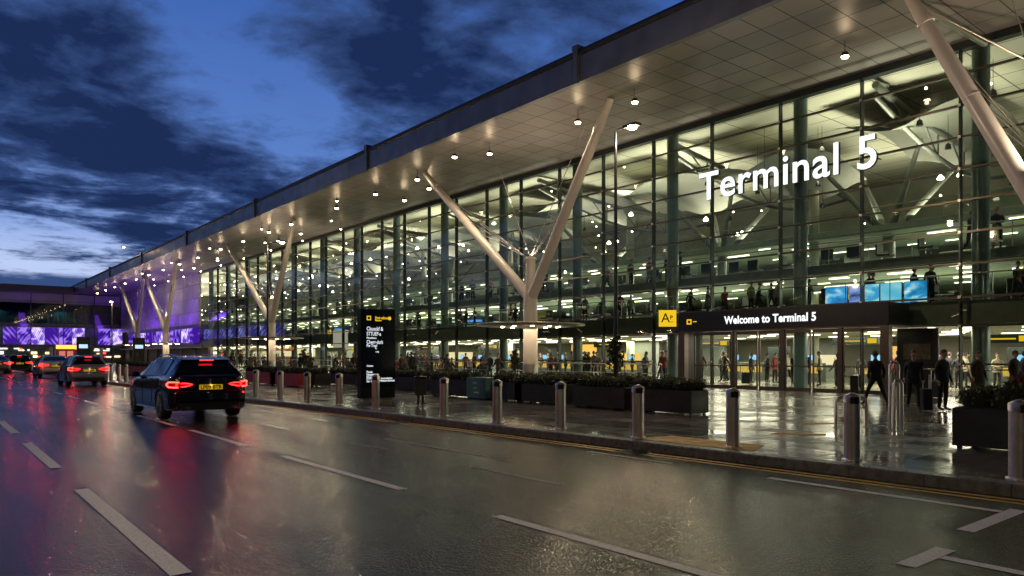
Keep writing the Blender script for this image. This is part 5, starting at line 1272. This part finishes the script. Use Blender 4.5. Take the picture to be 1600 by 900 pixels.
    if kind == 'estate':
        for sd in (-1, 1): MB().tube([(sd * .50, y, lerp_t(roof, y) + (.035 if .75 < y < 2.7 else -.01)) for y in (.6, .75, 1.2, 1.8, 2.4, 2.7, 2.85)], .014, 6).build('roof_rail', M_CHROME, t)
    # number plate lamp
    lamp('POINT', 'plate_lamp', (0, -.06, .84), .25, (1, .9, .75), t, .02)
    return t
M_NAVY = mat('midnight_paint', (.004, .004, .009), .16, 0, coat=.7)
M_SIL = mat('silver_blue_paint', (.24, .28, .34), .25, .5, coat=1); M_WPA = mat('white_paint', (.5, .49, .48), .25, 0, coat=1); M_DRED = mat('dark_paint', (.015, .012, .014), .2, .3, coat=1)
est = make_car('estate_car', M_NAVY, 'estate', 'large dark navy estate car with glowing red rear lamps nearest the camera', 'LP09 BTB')
est.location = (5.50, 18.6, .004); est.scale = (1.05, 1.05, 1.06)
hat = make_car('hatchback_car', M_SIL, 'hatch', 'silver grey hatchback braking two cars ahead of the white saloon queue end', 'LV17 GMK', 1.0)
hat['label'] = 'silver grey hatchback directly ahead of the dark estate car'
hx, hy = G(140, 604, 0); hat.location = (hx, hy, .004); hat.scale = (1.02, 1.05, 1.07)
sal = make_car('saloon_car', M_WPA, 'saloon', 'white saloon car ahead of the silver hatchback', 'LN12 KVO', 1.2)
hx, hy = G(89, 590.5, 0); sal.location = (hx, hy, .004); sal.scale = (1.15, 1.05, 1.1)
def far(src, x, y, paint, lab, rz=0):
    c = copy_tree(src, (x, y, .004), rz, lab, (1.1, 1.05, 1.1))
    for ch in c.children:
        if ch.type == 'MESH' and ch.name.split('.')[0] in ('body', 'spoiler', 'rear_bumper', 'wing_mirror'):
            ch.data = ch.data.copy(); ch.data.materials[0] = paint
        if ch.type == 'LIGHT': pass
    return c
far(hat, *G(31, 582.5, 0), M_DRED, 'small dark hatchback ahead of the white saloon')
far(sal, *G(-4, 584, 0), M_SIL, 'silver car cut by the left edge in the outer lane')
far(hat, 7.0, 100, M_DRED, 'far dark car, first one visible beyond the small dark hatchback')
far(sal, 3.6, 104, M_DRED, 'far dark saloon in the outer lane near the wing')
far(hat, 7.2, 118, M_WPA, 'far pale hatchback near the wing undercroft')
# red kiosk far away
kx, ky = 13.6, 112
kk_ = thing('red_kiosk', 'small red kiosk with glowing yellow header far down the pavement', 'kiosk', (kx, ky, PZ))
MB().bbox(0, 2.2, 0, 1.8, 0, 2.5, .05).build('cabin', mat('kiosk_red', (.45, .02, .02), .35), kk_)
MB().box(-.05, 2.25, -.12, -.001, 2.3, 2.8).build('header', emat('kiosk_header', (1, .35, .05), 3), kk_)
MB().box(.3, 1.0, -.03, -.001, .9, 2.0).box(1.2, 1.9, -.03, -.001, .9, 2.0).build('window', emat('kiosk_window', (.8, .25, .2), .8), kk_)
# far dark info column with light blue screen
for (px, D_, lab) in ((208, 18, 'far black information post in front of the purple panels'), (120, 12.5, 'furthest slim dark information post near the wing')):
    s_ = SD(px, D_); o = thing('information_post', lab, 'sign', (D_, s_, PZ), 0, 'distant information posts')
    MB().bbox(0, 1.2, 0, .3, 0, 3.4, .03).build('body', M_BLACK, o); MB().box(.2, 1.0, -.02, -.001, 2.2, 2.6).build('screen', emat('post_screen', (.5, .7, 1), 1.2), o)

# gully grates along the kerb and roll-along cases with the travellers
for i, (s_, lab) in enumerate(((8.1, 'iron gully grate by the kerb near the yellow patch'), (15.2, 'iron gully grate by the kerb between totem and teal cabinet'))):
    x = kerb_x(s_) - .32; o = thing('gully_grate', lab, 'drain', (x, s_, .006), 0, 'gully grates along the kerb')
    m_ = MB()
    for k in range(9): m_.box(-.2, .2, -.22 + k * .05, -.195 + k * .05, .002, .008)
    m_.build('bars', M_BLACK, o); MB().box(-.23, .23, -.25, .25, -.001, .0015).build('frame', M_SEAM, o)
CSE = thing('suitcase', 'x', 'suitcase', (0, 0, 0), 0, 'suitcases standing among the crowd')
MB().bbox(-.2, .2, -.12, .12, .05, .6, .03).build('shell', CL_['navy'], CSE)
MB().tube([(-.1, .09, .58), (-.1, .09, .95), (.1, .09, .95), (.1, .09, .58)], .012, 6).build('handle', M_STEEL, CSE)
rnd = random.Random(5)
cases = [(1447, 643, 'navy suitcase on the pavement between the two people right of the entrance'), (1462, 622, 'dark suitcase close to the glass right of the entrance')]
for k in range(16):
    if k < 2: (x, y), lab = G(cases[k][0], cases[k][1], PZ), cases[k][2]
    else:
        y = rnd.uniform(10, 60); x = rnd.uniform(30.4, 35) if k % 2 else rnd.uniform(22, 27); lab = 'navy suitcase %s %s' % ('inside the lit ground floor hall' if k % 2 else 'outside the glass', where(y))
    o = CSE if k == 0 else copy_tree(CSE)
    o.location = (x, y, PZ); o.rotation_euler = (0, 0, rnd.uniform(0, 6)); o['label'] = lab
